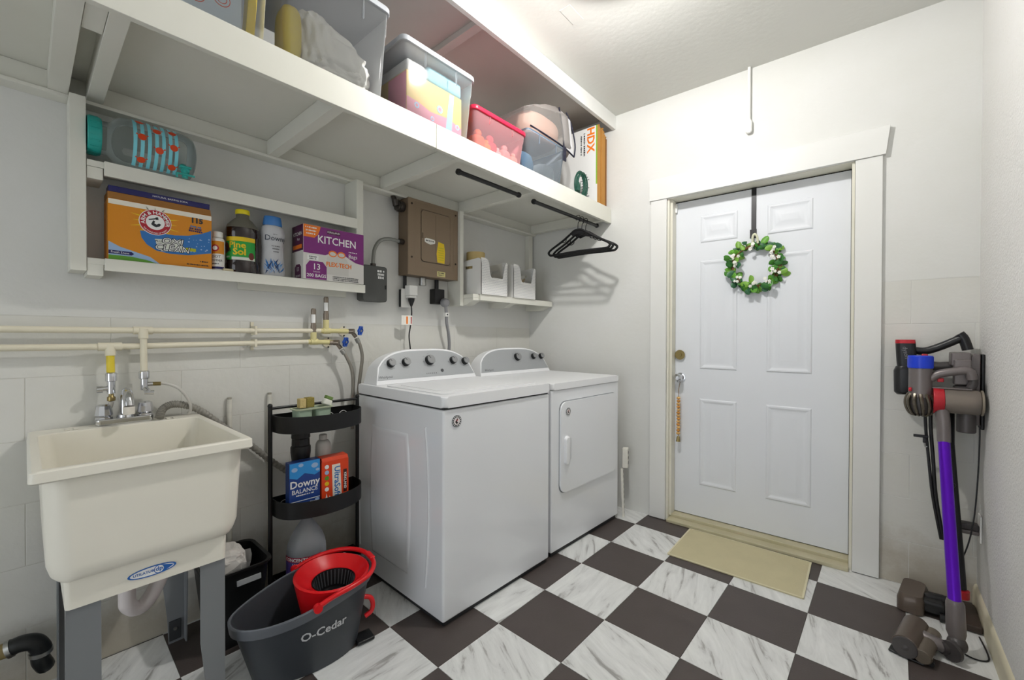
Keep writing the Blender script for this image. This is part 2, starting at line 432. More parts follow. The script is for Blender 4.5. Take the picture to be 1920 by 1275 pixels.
P('deadbolt', G().lathe([(.001, 0), (.022, -.001), (.028, -.004), (.03, -.012), (.031, -.016)], 'y', (1.134, .074+.016, 1.041)).lathe([(.0, 0), (.012, 0), (.013, .006)], 'y', (1.134, .068, 1.041)), brass, door, label='round brass deadbolt')
P('door_knob', G().lathe([(.031, 0), (.03, -.006), (.013, -.009), (.012, -.028), (.024, -.036), (.0275, -.048), (.024, -.060), (.012, -.064), (.011, -.062), (.0, -.0615)], 'y', (1.134, .09, .896)), chrome, door, label='round chrome knob')
P('door_sensor', G().box(1.088, 1.112, .072, .0895, 1.945, 2.0, .003), M('sensor_plastic', '#f3f3f1', .4), door, label='small white contact sensor in the upper corner')
# ================================================================ overhead storage shelf
wood = paint_wall('shelf_paint', '#e2e1d8', .42, .05, .10, 9)
SH = thing('storage_shelf', 'long white painted wooden shelf below the ceiling along the left wall', 'shelf', (0, 0, 1.93))
W = dict(world=True)
P('deck', G().box(.001, .674, YB+.01, 2.615, 2.014, 2.033, .001), wood, SH, **W)
P('fascia', G().box(.675, .695, YB+.01, 1.118, 1.932, 2.033, .0015), wood, SH, **W)
P('fascia', G().box(.675, .695, 1.120, 2.634, 1.931, 2.032, .0015), wood, SH, **W)
P('ledger', G().box(.001, .040, YB+.01, 2.612, 1.946, 2.013, .001), wood, SH, **W)
P('ledger_lip', G().box(.001, .062, YB+.01, 2.612, 1.934, 1.9455, .001), wood, SH, **W)
for y0, y1 in ((-.62, -.58), (.052, .098), (.140, .180), (.703, .743), (1.262, 1.302), (1.828, 1.866), (2.575, 2.612)):
    P('joist', G().box(.041, .674, y0, y1, 1.946, 2.013, .001), wood, SH, **W)
P('gusset', G().box(.52, .674, .099, .139, 1.95, 1.97, .001), wood, SH, **W)

# ================================================================ wall cubby with two narrow shelves
CB = thing('wall_cubby_shelf', 'white wooden wall rack with two narrow shelves above the sink pipes', 'shelf', (0, .1, 1.365))
P('side_board', G().box(.001, .12, .097, .135, 1.365, 1.933, .0015), wood, CB, **W)
P('side_board', G().box(.001, .12, 1.083, 1.119, 1.4135, 1.933, .0015), wood, CB, **W)
P('upper_shelf', G().box(.001, .118, .136, 1.082, 1.712, 1.733, .001), wood, CB, **W)
P('front_strip', G().box(.1185, .131, .177, 1.082, 1.686, 1.734, .0015), wood, CB, **W)
P('lower_shelf', G().box(.001, .118, .136, 1.124, 1.389, 1.410, .001), wood, CB, **W)
P('front_strip', G().box(.1185, .131, .177, 1.124, 1.370, 1.411, .0015), wood, CB, **W)
for z in (1.672, 1.352):
    P('cleat', G().box(.001, .117, .136, .175, z, z+.039, .001), wood, CB, **W)
P('back_cleat', G().box(.001, .02, .60, 1.08, 1.352, 1.388, .001), wood, CB, **W)

# ================================================================ small corner shelf
CS = thing('corner_shelf', 'small white wooden shelf in the corner above the dryer', 'shelf', (0, 1.78, 1.34))
P('side_board', G().box(.001, .12, 1.772, 1.800, 1.345, 1.933, .0015), wood, CS, **W)
P('corner_post', G().box(.001, .04, 2.555, 2.60, 1.4175, 1.933, .0015), wood, CS, **W)
P('shelf_board', G().box(.001, .205, 1.801, 2.612, 1.392, 1.416, .001), wood, CS, **W)
P('front_strip', G().box(.2055, .221, 1.85, 2.612, 1.378, 1.417, .0015), wood, CS, **W)
for y0, y1 in ((1.802, 1.868), (2.150, 2.205), (2.565, 2.610)):
    P('cleat', G().prism([(.001, 1.350), (.14, 1.350), (.204, 1.378), (.204, 1.3915), (.001, 1.3915)], 'y', y0, y1), wood, CS, **W)

# ================================================================ things on the cubby
def frame_x(x, y, z): return Fr((x, y, z), (0, 1, 0), (0, 0, 1))       # face towards the room, a = along the wall, b = up
# --- detergent box
orange = M('carton_orange', '#d98a12', .45, var=.04); kraft = M('carton_kraft', '#a8743a', .7)
navy = M('print_navy', '#1b1b5e', .45); red = M('print_red', '#b01c2c', .45); sky = M('print_sky', '#2b72b8', .45)
pale = M('print_pale_blue', '#9db9dd', .45); green = M('print_green', '#5c9a2b', .45); lime = M('print_lime', '#b4b81e', .45); yel = M('print_yellow', '#e8c61c', .45)
Y0, Y1, Z0, H = .186, .480, 1.4115, .208
BX = thing('detergent_box', 'large orange laundry detergent carton with red round emblem on the lower shelf', 'box', (.06, .333, Z0))
body = P('carton', G().box(.012, .116, Y0, Y1, Z0, Z0+H, .0012, 1), orange, BX, **W)
P('lid', G().prism([(.013, Z0+H+.001), (.112, Z0+H+.001), (.100, Z0+H+.026), (.013, Z0+H+.026)], 'y', Y0+.001, Y1-.001), kraft, BX, **W)
P('lid_edge', G().box(.040, .1005, Y0+.003, Y1-.003, Z0+H+.0265, Z0+H+.047, .001, 1), navy, BX, **W)
fb = Fr((.1162-.06, Y0-.333, 0), (0, 1, 0), (0, 0, 1))                # local to the box's empty
decal('print', fb, rect(.001, .293, H-.019, H-.002), M('print_cream', '#efe9da', .5), body)
decal('print', fb, [(.082,.112),(.086,.088),(.10,.066),(.126,.048),(.165,.042),(.22,.045),(.292,.062),(.292,.150),(.262,.133),(.22,.118),(.18,.112),(.14,.112)], sky, body, .0005)
decal('print', fb, [(.001,.062),(.03,.046),(.07,.034),(.11,.022),(.136,.001),(.001,.001)], pale, body, .0005)
decal('print', fb, [(.001,.016),(.06,.016),(.10,.010),(.130,.001),(.001,.001)], green, body, .0008)
decal('print', fb, [(.001,.020),(.06,.020),(.066,.026),(.06,.032),(.001,.032)], navy, body, .0008)
text('Fresh Scent', fb, .030, .026, .010, WHITE, body, .0011)
for k in range(16):
    a = 2*math.pi*k/16; da = .06
    decal('sun_ray', fb, [(.124+.040*math.cos(a-da), .148+.040*math.sin(a-da)), (.124+(.062+.012*(k%2))*math.cos(a), .148+(.052+.006*(k%2))*math.sin(a)), (.124+.040*math.cos(a+da), .148+.040*math.sin(a+da))], yel, body, .0004)
decal('print', fb, circ(.0455, 32, .124, .148), WHITE, body, .0009)
decal('print', fb, circ(.0435, 32, .124, .148), red, body, .0011)
decal('print', fb, circ(.0265, 28, .124, .148), WHITE, body, .0013)
text('ARM & HAMMER', fb, .124, .148, .0155, WHITE, body, .0014, .02, arc=(.0295, R(90)), sx=.98)
text('THE STANDARD OF PURITY', fb, .124, .148, .0065, WHITE, body, .0014, .01, arc=(-.0405, R(-90)))
ink = M('print_ink', '#2c2f33', .5)
decal('emblem', fb, [(.112,.140),(.117,.135),(.126,.131),(.136,.136),(.140,.143),(.134,.146),(.127,.141),(.121,.144),(.123,.152),(.118,.155)], ink, body, .0016)
decal('emblem', fb, [(.106,.153),(.128,.160),(.127,.164),(.105,.157)], ink, body, .0016)
decal('emblem', fb, [(.126,.157),(.133,.159),(.131,.168),(.124,.166)], ink, body, .0016)
text('115', fb, .246, .178, .026, ink, body, .0012, .05)
for k in range(3): marks(fb, .243, .155-k*.0085, .034+.005*k, .0072, navy if k else sky, body, .0014, rot=R(-3), seed=k)
decal('print', fb, [(.122,.089),(.155,.093),(.205,.098),(.203,.075),(.215,.055),(.14,.048),(.13,.06)], M('print_light', '#dfe3d8', .45), body, .0009)
text('PLUS', fb, .134, .082, .010, ink, body, .0013, .02)
for dx, mm, o_, bd in ((0, ink, .0013, .06), (0, WHITE, .0016, -.006)):
    text('OXI', fb, .172, .087, .031, mm, body, o_, bd, shear=.15, sx=1.15); text('CLEAN', fb, .172, .061, .031, mm, body, o_, bd, shear=.15, sx=1.05)
decal('print', fb, rect(.212,.243,.060,.072), lime, body, .0010)
rn = random.Random(4)
for k in range(22):
    decal('bubble', fb, circ(rn.uniform(.0012,.003), 8, rn.uniform(.215,.288), rn.uniform(.05,.058)+rn.uniform(0,.06)), pale, body, .0009)
marks(fb, .268, .026, .024, .006, ink, body); marks(fb, .250, .012, .07, .005, ink, body)
text('NATURAL BAKING SODA', Fr((.1007-.06, Y0-.333, H), (0,1,0), (0,0,1)), .17, .037, .009, WHITE, BX)

# --- small powder bottle
FP = thing('powder_bottle', 'small white powder bottle with orange label beside the detergent carton', 'bottle', (.088, .507, Z0))
bb = P('bottle', G().lathe([(.021,0),(.023,.003),(.023,.118),(.021,.127),(.015,.132)], 'z'), M('white_plastic', '#eceae6', .4), FP)
P('cap', G().lathe([(.0165,.1325),(.0175,.134),(.0175,.152),(.015,.155)], 'z'), MATS['white_plastic'], FP)
def cylwarp(r, cx=0, cy=0, cz=0, th0=0., sy=1.): # print wrapped round a bottle; a runs to +y as seen from the room
    def w(a, b, c):
        t = th0 + a/r; return Vector((cx+(r+c)*math.cos(t), cy+(r*sy+c)*math.sin(t), cz+b))
    return Fr((0,0,0), (0,1,0), (0,0,1), w)
f2 = cylwarp(.0231, th0=R(-38))
decal('label', f2, rect(-.034,.034,.066,.116), orange, bb); decal('label', f2, rect(-.034,.034,.006,.015), navy, bb)
decal('print', f2, circ(.0135, 20, 0, .088), red, bb, .0007); decal('print', f2, circ(.0085, 16, 0, .088), WHITE, bb, .0009)
text('FOOT', f2, 0, .054, .014, ink, bb); text('POWDER', f2, 0, .039, .012, ink, bb); marks(f2, 0, .026, .024, .004, ink, bb)
SP = thing('soap_scrap', 'flat pale soap bar lying in front of the small powder bottle', 'soap', (.108, .535, Z0))
P('bar', G().box(-.006, .012, -.018, .018, 0, .010, .003), M('soap_beige', '#d8cba8', .5), SP)

# --- pine cleaner bottle
PS = thing('cleaner_bottle', 'dark brown cleaner bottle with yellow cap and green label', 'bottle', (.068, .600, Z0))
dark = M('amber_liquid', '#1e0d0b', .12, coat=.4)
clr = clear('bottle_clear', '#8d8a7c', .45)
def ell(rx, ry, z, n=28): return [(rx*math.cos(2*math.pi*i/n), ry*math.sin(2*math.pi*i/n), z) for i in range(n)]
pb = P('bottle', G().loft([ell(.046,.056,0), ell(.05,.061,.004), ell(.05,.061,.035), ell(.047,.058,.045), ell(.047,.058,.145), ell(.05,.061,.155), ell(.05,.061,.176), ell(.049,.06,.186)]), dark, PS)
P('neck', G().loft([ell(.0488,.0598,.1865), ell(.045,.055,.200), ell(.03,.036,.222), ell(.0235,.0245,.232), ell(.0235,.0235,.246)]), clr, PS)
P('cap', G().lathe([(.025,.2465),(.0262,.248),(.0262,.263),(.024,.266)], 'z', n=24), M('yellow_plastic', '#e6d413', .4), PS)
f3 = cylwarp(.0582, th0=R(-36), sy=1.0)
def ewarp(rx, ry, th0):
    def w(a, b, c):
        t = th0 + a/((rx+ry)/2); return Vector(((rx+c)*math.cos(t), (ry+c)*math.sin(t), b))
    return Fr((0,0,0), (0,1,0), (0,0,1), w)
f3 = ewarp(.0472, .0582, R(-38))
grn = M('print_bright_green', '#23a03c', .45)
decal('label', f3, rect(-.068,.068,.052,.128), grn, pb, .0004); decal('label', f3, rect(-.068,.068,.1285,.146), yel, pb, .0004)
decal('print', f3, rect(-.015,.066,.052,.064), M('print_light', '#dfe3d8', .45), pb, .0007)
cone = M('print_pinecone', '#6e2a20', .5)
decal('print', f3, circ(.021, 14, -.045, .102, .9, 1.1), cone, pb, .0007); decal('print', f3, circ(.013, 12, .052, .070, .8, 1.2), cone, pb, .0009)
for k in range(4): decal('print', f3, [(-.062+k*.009,.118),(-.060+k*.009,.120),(-.036+k*.006,.086),(-.040+k*.006,.084)], M('print_dark', '#3a1512', .5), pb, .0010)
text('Pine', f3, .004, .112, .034, yel, pb, .0011, .03); text('Sol', f3, .012, .084, .036, yel, pb, .0011, .035)
marks(f3, -.040, .064, .030, .008, WHITE, pb, .0009)

# --- fabric scent bottle
DB = thing('scent_bottle', 'pale grey laundry scent bottle with blue cap and blue flower print', 'bottle', (.07, .715, Z0))
silver = M('pearl_grey_plastic', '#c5c6ca', .35)
prof = [(.028,.043,0),(.031,.049,.006),(.031,.050,.03),(.028,.046,.08),(.027,.044,.12),(.029,.047,.16),(.031,.050,.195),(.028,.044,.214),(.024,.036,.222)]
db = P('bottle', G().loft([ell(a,b,z) for a,b,z in prof]), silver, DB)
P('cap', G().loft([ell(.0245,.037,.2225), ell(.026,.039,.226), ell(.0245,.036,.250), ell(.0225,.033,.262), ell(.015,.026,.259)]), M('cap_blue', '#3f7cc0', .3), DB)
def vwarp(a, b, c):
    for k in range(len(prof)-1):
        if prof[k][2] <= b <= prof[k+1][2]:
            t = (b-prof[k][2])/(prof[k+1][2]-prof[k][2]); rx = prof[k][0]*(1-t)+prof[k+1][0]*t; ry = prof[k][1]*(1-t)+prof[k+1][1]*t; break
    else: rx, ry = prof[0][:2]
    s = max(-.98, min(.98, a/ry)); th = math.asin(s)
    return Vector(((rx+c+.0006)*math.cos(th), (ry+c)*math.sin(th), b))
f4 = Fr((0,0,0), (0,1,0), (0,0,1), vwarp)
text('Downy', f4, .004, .165, .032, M('print_slate', '#2b3646', .4), db, .0008, .0, sx=.9)
marks(f4, 0, .182, .016, .005, GREYP, db, .0006)
for k in range(3): marks(f4, .004, .132-.012*k, .034-.006*k, .006, GREYP, db, .0006, seed=k)
rn = random.Random(2)
for k in range(26):
    a = rn.uniform(-.038,.02); b = rn.uniform(.008,.045); L_ = rn.uniform(.025,.05); th = R(rn.uniform(40,130)); w_ = .0032
    c_, s_ = math.cos(th), math.sin(th)
    pts = [(a-s_*w_*.3, b+c_*w_*.3), (a+c_*L_*.5-s_*w_*-1, b+s_*L_*.5-c_*w_), (a+c_*L_, b+s_*L_), (a+c_*L_*.5-s_*w_, b+s_*L_*.5+c_*w_)]
    pts = [(max(-.040, min(.040, p)), q) for p, q in pts]
    decal('flower_print', f4, pts, (sky, pale, M('print_deep_blue', '#27416e', .45))[k % 3], db, .0004 + .00005*k)

# --- kitchen bag box
KZ = 1.4115
KB = thing('bag_box', 'purple and white kitchen bag box at the right end of the shelf', 'box', (.07, .96, KZ))
kg = G().box(-.052, .066, -.142, .152, 0, .246, .001, 1)
kbody = P('carton', kg, M('carton_white', '#dcd9d4', .45), KB)
purple = M('print_purple', '#7d1f78', .42); dkp = M('print_maroon', '#4a0d3c', .42); ora = M('print_orange', '#ee7a17', .45)
kf = Fr((.0662, -.142, 0), (0,1,0), (0,0,1)); ks = Fr((-.052, -.1422, 0), (1,0,0), (0,0,1))
decal('print', kf, [(.001,.118),(.10,.118),(.118,.126),(.20,.126),(.225,.112),(.25,.100),(.293,.094),(.293,.245),(.001,.245)], purple, kbody)
decal('print', ks, rect(.001,.117,.128,.245), dkp, kbody); decal('print', ks, rect(.012,.105,.138,.156), ora, kbody, .0007)
decal('print', ks, [(.03,.002),(.03,.055),(.045,.068),(.08,.068),(.095,.055),(.095,.002)], dkp, kbody)
text('KITCHEN', ks, .06, .205, .022, WHITE, kbody); text('Bags', ks, .07, .182, .016, WHITE, kbody); text('13', ks, .062, .045, .026, WHITE, kbody); text('200 BAGS', ks, .062, .015, .012, WHITE, kbody)
decal('print', kf, [(.001,.190),(.050,.190),(.066,.207),(.074,.228),(.078,.245),(.001,.245)], ora, kbody, .0007)
for k in range(3): marks(kf, .034, .234-.014*k, .05-.004*k, .007, WHITE, kbody, .0010, seed=k)
decal('print', kf, rect(.108,.172,.218,.236), dkp, kbody, .0007); text('KIRKLAND', kf, .140, .227, .0125, WHITE, kbody, .0010)
text('KITCHEN', kf, .158, .186, .049, WHITE, kbody, .0008, .012, sx=.92)
marks(kf, .236, .148, .042, .006, WHITE, kbody, .0008); text('Bags', kf, .236, .128, .026, WHITE, kbody, .0008, .0)
decal('print', kf, [(.110,.112),(.120,.126),(.140,.122),(.158,.130),(.185,.124),(.205,.108),(.214,.09),(.214,.03),(.108,.03)], M('print_bag', '#cfccc6', .4), kbody, .0006)
for cx_ in (.135, .178):
    n = 16; ring = [(cx_+.019*math.cos(2*math.pi*i/n), .128+.013*math.sin(2*math.pi*i/n)) for i in range(n)]
    decal('print', kf, circ(.020, 20, cx_, .129, 1, .75), ora, kbody, .0009); decal('print', kf, circ(.015, 18, cx_, .128, 1, .62), M('print_bag', '#cfccc6', .4), kbody, .0011)
text('FLEX-TECH', kf, .166, .077, .029, ora, kbody, .0012, .03, sx=.86)
decal('print', kf, [(.012,.002),(.012,.062),(.028,.084),(.088,.084),(.106,.062),(.106,.002)], purple, kbody, .0007)
text('13', kf, .059, .058, .038, WHITE, kbody, .0010, .01); text('GALLON', kf, .059, .036, .008, WHITE, kbody, .0010); text('200 BAGS', kf, .059, .018, .021, WHITE, kbody, .0010, .015)
for k in range(3): marks(kf, .200, .022-.0075*k, .13, .0048, ink, kbody, .0008, seed=k)
decal('print', kf, rect(.018,.068,.088,.110), WHITE, kbody, .0006); marks(kf, .043, .103, .036, .006, ink, kbody, .0009); marks(kf, .043, .094, .030, .006, ink, kbody, .0009)

# --- drinks dispenser lying on its side on the upper shelf
JR = thing('drink_dispenser', 'clear glass drink dispenser with teal lid and spigot lying on its side', 'dispenser', (.085, .29, 1.736))
glass = clear('jar_glass', '#e4eae9', .03, .05); teal = M('teal_plastic', '#2aa39a', .35); aqua = M('print_aqua', '#7fd0de', .4); crab = M('print_coral', '#d9481c', .45)
RJ = .086
jprof = [(.055,-.118),(.055,-.100),(.058,-.096),(.070,-.088),(.082,-.072),(RJ,-.05),(RJ,.09),(.083,.112),(.074,.128),(.060,.136),(.02,.138)]
jar = P('jar', G().lathe(jprof, 'y', (0,0,RJ+.002), n=40), glass, JR)
lid = P('lid', G().lathe([(.060,-.152),(.0625,-.149),(.0625,-.124),(.060,-.1185)], 'y', (0,0,RJ+.002), n=36), teal, JR)
for k in range(18):
    a = 2*math.pi*k/18
    P('grip', G().box(-.003,.003,-.147,-.126,.0626,.0638).xf(Matrix.Translation((0,0,RJ+.002)) @ Matrix.Rotation(a,4,'Y')), teal, lid)
def jarw(a, b, c):   # a along +y, b round the jar
    t = b/RJ; return Vector(((RJ+c)*math.cos(t), a, RJ+.002+(RJ+c)*math.sin(t)))
fj = Fr((0,0,0), (0,1,0), (0,0,1), jarw)
for k, yy in enumerate((-.040,-.021,-.002,.017,.036,.055,.072)):
    g = G(); n = 22
    for i in range(n):
        t0 = -.10+.205*i/n; t1 = -.10+.205*(i+1)/n
        g.quads([jarw(yy-.005,t0,.0006), jarw(yy+.005,t0,.0006), jarw(yy+.005,t1,.0006), jarw(yy-.005,t1,.0006)], [(0,1,2,3)])
    P('stripe_print', g, aqua, jar)
for a, b in ((-.026,.078),(.018,.048),(-.022,.010),(.062,.062),(.024,-.022),(.064,.0),(-.022,-.068),(.062,-.07),(.02,.10)):
    decal('crab_print', fj, circ(.0115, 14, a, b, 1, 1.0), crab, jar, .0012)
    for s in (-1, 1): decal('crab_print', fj, [(a+s*.008,b+.003),(a+s*.015,b+.011),(a+s*.017,b+.006)], crab, jar, .0012)
sg = G().cyl((.064,.094,.035), (.098,.094,.012), .013).cyl((.092,.094,.03), (.092,.094,-.012), .009).box(.080,.105,.078,.112,.022,.030,.003)
P('spigot', sg, teal, JR); P('spigot_lever', G().box(.094,.104,.066,.122,-.004,.002,.002).box(.096,.104,.066,.072,-.016,-.002), teal, JR)
SC1 = thing('screw_anchor', 'tiny white screw anchor lying on the upper narrow shelf', 'anchor', (.10, .52, 1.7342))
P('body', G().cyl((0,-.008,.004), (0,.010,.004), .004, .003), WHITE, SC1); P('tip', G().cyl((0,-.014,.004),(0,-.0085,.004),.0025,.0025), BLACK, SC1)
# ================================================================ things on the overhead shelf
TZ = 2.0335
def bin_box(name, label, y0, y1, x0, x1, h, body_m, lid_m, taper=.012, lid=True, r=.022, lid_h=.02, ribs=True, group=None, cat='storage bin', top=None):
    cx, cy = (x0+x1)/2, (y0+y1)/2; w, d = x1-x0, y1-y0
    t = thing(name, label, cat, (cx, cy, TZ), group=group)
    z1 = h - (lid_h if lid else 0); th = .0022
    def ring(z, ins=0., rr=r):
        k = z/z1; return zring(rrect(w-2*taper*(1-k)-2*ins, d-2*taper*(1-k)-2*ins, rr), z)
    outer = [ring(.0015), ring(z1*.74), zring(rrect(w-2*taper*.26+.004, d-2*taper*.26+.004, r), z1*.76), ring(z1)]
    P('tub', G().loft(outer, cap1=False), body_m, t)
    if ribs:
        for s in (-.22, .22):
            P('rib', G().box(w/2-.004, w/2+.003, s*d-.002, s*d+.002, z1*.77, z1-.004, .0008, 1), body_m, t)
    if not lid:
        P('rim', G().loft([zring(rrect(w+.002, d+.002, r), z1-.006), zring(rrect(w+.010, d+.010, r+.004), z1-.005), zring(rrect(w+.010, d+.010, r+.004), z1+.001), zring(rrect(w-.003, d-.003, r), z1+.001)], closed=True), body_m, t)
    if lid:
        lw, ld = w+.016, d+.016
        L0 = [zring(rrect(lw-.004, ld-.004, r+.006), z1-.004), zring(rrect(lw, ld, r+.006), z1-.002), zring(rrect(lw, ld, r+.006), h-.006), zring(rrect(lw-.008, ld-.008, r+.003), h-.001), zring(rrect(lw-.03, ld-.03, r), h), zring(rrect(lw-.05, ld-.05, r), h-.005)]
        P('lid', G().loft(L0), lid_m, t)
    return t
def crumple(c, size, seed, amt=.16, sub=4, fmax=9., wedge=0.):
    g = G().ball((0,0,0), 1, sub); rn = random.Random(seed)
    ph = [(Vector((rn.uniform(-1,1), rn.uniform(-1,1), rn.uniform(-1,1))).normalized(), rn.uniform(2,fmax), rn.uniform(0,6), rn.uniform(.3,1)) for _ in range(14)]
    for v in g.b.verts:
        n = v.co.normalized(); k = sum(a*abs(math.sin(f*n.dot(d)+p)) for d, f, p, a in ph)/len(ph)*2 - .6
        q = Vector([math.copysign(abs(x)**.62, x) for x in n]); q = q*(1+amt*k)
        zz = (q.z+1)*(1-wedge*q.y) - 1
        v.co = Vector(c) + Vector((q.x*size[0], q.y*size[1], zz*size[2]))
    return g
smoke = clear('smoke_clear_plastic', '#f4f6f8', .05, .1); pinkc = clear('pink_clear_plastic', '#f6c6cb', .20, .12)
bluec = clear('blue_clear_plastic', '#cfdbe6', .10, .15); greyl = M('grey_lid_plastic', '#b4b7bc', .4); redl = M('red_lid_plastic', '#cf1f42', .35)
# first bin: papers and a yellow folder
B1 = bin_box('clear_bin', 'clear lidded bin of books and a yellow folder at the picture top edge', .09, .492, .28, .69, .33, smoke, greyl)
bk = thing('picture_book', 'pale picture book with curly drawings inside the leftmost clear bin', 'book', (.655, .30, TZ+.006))
cov = P('cover', G().box(-.012, .012, -.16, .12, 0, .25, .001, 1), M('book_pale', '#cdd8de', .5, var=.05), bk)
fbk = Fr((.0122, -.16, 0), (0,1,0), (0,0,1))
for k, (a, b, mm) in enumerate(((.05,.06,pale),(.09,.05,crab),(.13,.09,pale),(.17,.05,crab),(.19,.12,pale),(.23,.07,crab))):
    for q in (.022,.014):
        n = 20; decal('print', fbk, circ(q, n, a, b), mm, cov, .0004+.0002*(.03-q)*100); decal('print', fbk, circ(q-.0022, n, a, b), MATS['book_pale'], cov, .0005+.0002*(.03-q)*100)
yf = thing('yellow_folder', 'bright yellow folder standing in the leftmost clear bin', 'folder', (.655, .440, TZ+.006), rot=(R(-4), 0, 0))
P('cover', G().box(-.02, .018, -.012, .012, 0, .25, .002, 1), M('folder_yellow', '#e3c81f', .45), yf)
P('pages', G().box(-.018, .016, -.009, .009, .2505, .256), WHITE, yf)
# second bin: white pillow and a yellow ball
B2 = bin_box('clear_bin', 'clear bin with grey lid holding a crumpled white pillow', .522, .90, .27, .69, .345, smoke, greyl, taper=.018)
pl = thing('white_pillow', 'crumpled white pillow inside the second clear bin', 'pillow', (.505, .735, TZ+.005))
P('pillow', crumple((0, 0, .105), (.140, .128, .092), 3, .30, 5, 15., .28), M('pillow_white', '#efede6', .85, bump=.9, bscale=14), pl)
yb = thing('yellow_cushion', 'round yellow cushion inside the second clear bin', 'cushion', (.60, .575, TZ+.005))
P('cushion', crumple((0,0,.10), (.05,.032,.095), 8, .05), M('cushion_yellow', '#d3bd4a', .8), yb)
decal('lid_print', Fr((.2105, -.1, 0), (0,1,0), (0,0,1)), rect(.18,.27,.329,.339), ink, B2)
# third bin: pink and yellow carton inside
B3 = bin_box('clear_bin', 'clear bin with grey lid holding a pink and yellow toy carton', .962, 1.338, .29, .69, .292, smoke, greyl, taper=.018)
tc_ = thing('toy_carton', 'pink and yellow printed toy carton inside the third clear bin', 'box', (.50, 1.15, TZ+.006))
pk = M('carton_pink', '#d48a9e', .5); yc = M('carton_yellow', '#cdb167', .5)
tb = P('carton', G().box(-.16, .148, -.145, .150, 0, .185, .002), yc, tc_)
ft = Fr((.1482, -.145, 0), (0,1,0), (0,0,1)); fs = Fr((-.16, -.1452, 0), (1,0,0), (0,0,1))
decal('print', ft, [(.001,.001),(.294,.001),(.294,.05),(.22,.07),(.12,.06),(.06,.075),(.001,.08)], pk, tb); decal('print', fs, rect(.18,.306,.001,.18), pk, tb)
decal('print', ft, [(.20,.001),(.235,.001),(.25,.18),(.225,.18)], M('print_powder_blue', '#9cc3e4', .5), tb, .0007)
for a, b, q in ((.05,.06,.012),(.13,.035,.010),(.17,.09,.016),(.27,.05,.012)):
    decal('print', ft, circ(q, 16, a, b), MATS['print_powder_blue'], tb, .0009); decal('print', ft, circ(q*.55, 12, a, b), pk, tb, .0011)
bf = thing('blue_blanket', 'folded light blue blanket on the toy carton in the third clear bin', 'blanket', (.55, 1.20, TZ+.192))
P('blanket', G().box(-.10, .098, -.09, .105, 0, .07, .018, 3), M('blanket_blue', '#93c3d2', .8, bump=.3), bf)
wf = thing('white_cloth', 'folded white cloth on the toy carton beside the blue blanket', 'cloth', (.55, 1.055, TZ+.192))
P('cloth', G().box(-.10, .095, -.045, .05, 0, .055, .015, 3), M('cloth_white', '#cfcfcd', .8, bump=.3), wf)
# red-lidded bin
B4 = bin_box('red_bin', 'small clear bin with bright red lid holding bright toys', 1.345, 1.715, .34, .685, .182, pinkc, redl, taper=.016, lid_h=.018)
rn = random.Random(5); cols = ('#d8722a', '#d13a4a', '#e5b3ad', '#3d6fb0', '#e8c7b0', '#c84a6a', '#e69a3a', '#f0d8d4')
spots = [(.62,1.42,.045),(.60,1.52,.05),(.62,1.61,.04),(.55,1.46,.05),(.63,1.67,.03),(.53,1.60,.05),(.63,1.47,.03),(.62,1.56,.028)]
words = ('orange','crimson','rose pink','blue','cream','magenta','amber','pale pink')
where = ('at the left end','in the middle','towards the right','behind the others','at the right end','at the back right','low at the front','front centre')
for k, (x, y, q) in enumerate(spots):
    to = thing('soft_toy', 'small %s soft toy %s of the red-lidded bin' % (words[k], where[k]), 'toy', (x, y, TZ+.005), group='toys in the red-lidded bin')
    P('body', crumple((0, 0, q*.85), (q*.8, q*.8, q*.8), k+20, .1, 3), M('toy_%d' % k, cols[k], .7), to)
    P('head', G().ball((q*.2, 0, q*1.85), q*.45, 2), M('toy_%d' % k), to)
# blue-grey bin without lid
B5 = bin_box('blue_bin', 'open blue grey clear bin beside the red lidded bin', 1.735, 2.09, .34, .685, .218, bluec, greyl, taper=.02, lid=False)
pz = thing('white_cloth', 'bunched white cloth inside the open blue grey bin', 'cloth', (.57, 1.99, TZ+.005)); P('cloth', crumple((0,0,.06), (.075,.06,.055), 31, .2, 3), MATS['cloth_white'], pz)
py_ = thing('blue_towel', 'rolled slate blue towel inside the open blue grey bin', 'towel', (.53, 1.83, TZ+.005)); P('towel', crumple((0,0,.075), (.09,.06,.07), 33, .12, 3), M('towel_blue', '#5f7f96', .85), py_)
# zipped bag with pillow, lying over the bins
ZB = thing('pillow_bag', 'clear zipped plastic bag with pink pillow and dark trim on the bins', 'bag', (.51, 1.985, TZ+.2205))
film = clear('bag_film', '#d9d4d0', .16, .18); trimk = M('bag_trim', '#14152b', .6)
bagp = [(-.16,-.20,.02),(.13,-.21,.03),(.15,.16,.0),(-.16,.16,.0)]
g = G().loft([zring(rrect(.30,.42,.06), .004), zring(rrect(.33,.45,.07), .05), [(x, y*.98, .15+.20*(y+.2)) for x, y in rrect(.31,.42,.07)], [(x, y+.06, .225+.20*(y+.2)) for x, y in rrect(.20,.22,.06)]]).noise(.006, 3)
P('film', g, film, ZB, ang=18)
P('pillow', crumple((0,-.01,.10), (.130,.165,.085), 41, .08), M('pillow_pink', '#dcb6a6', .8, bump=.2, bscale=20), ZB)
P('end_panel', G().quads([(.158,.10,.02),(.158,.215,.0),(.14,.205,.22),(.14,.11,.24)], [(0,1,2,3)]), clear('bag_end_film', '#c9c9cc', .35, .2), ZB)
P('piping', G().tube([(.152,-.20,.035),(.168,-.05,.02),(.168,.10,.012),(.162,.215,-.005)], .0045), trimk, ZB)
P('piping', G().tube([(.166,.10,.012),(.155,.10,.12),(.13,.10,.26)], .0045), trimk, ZB)
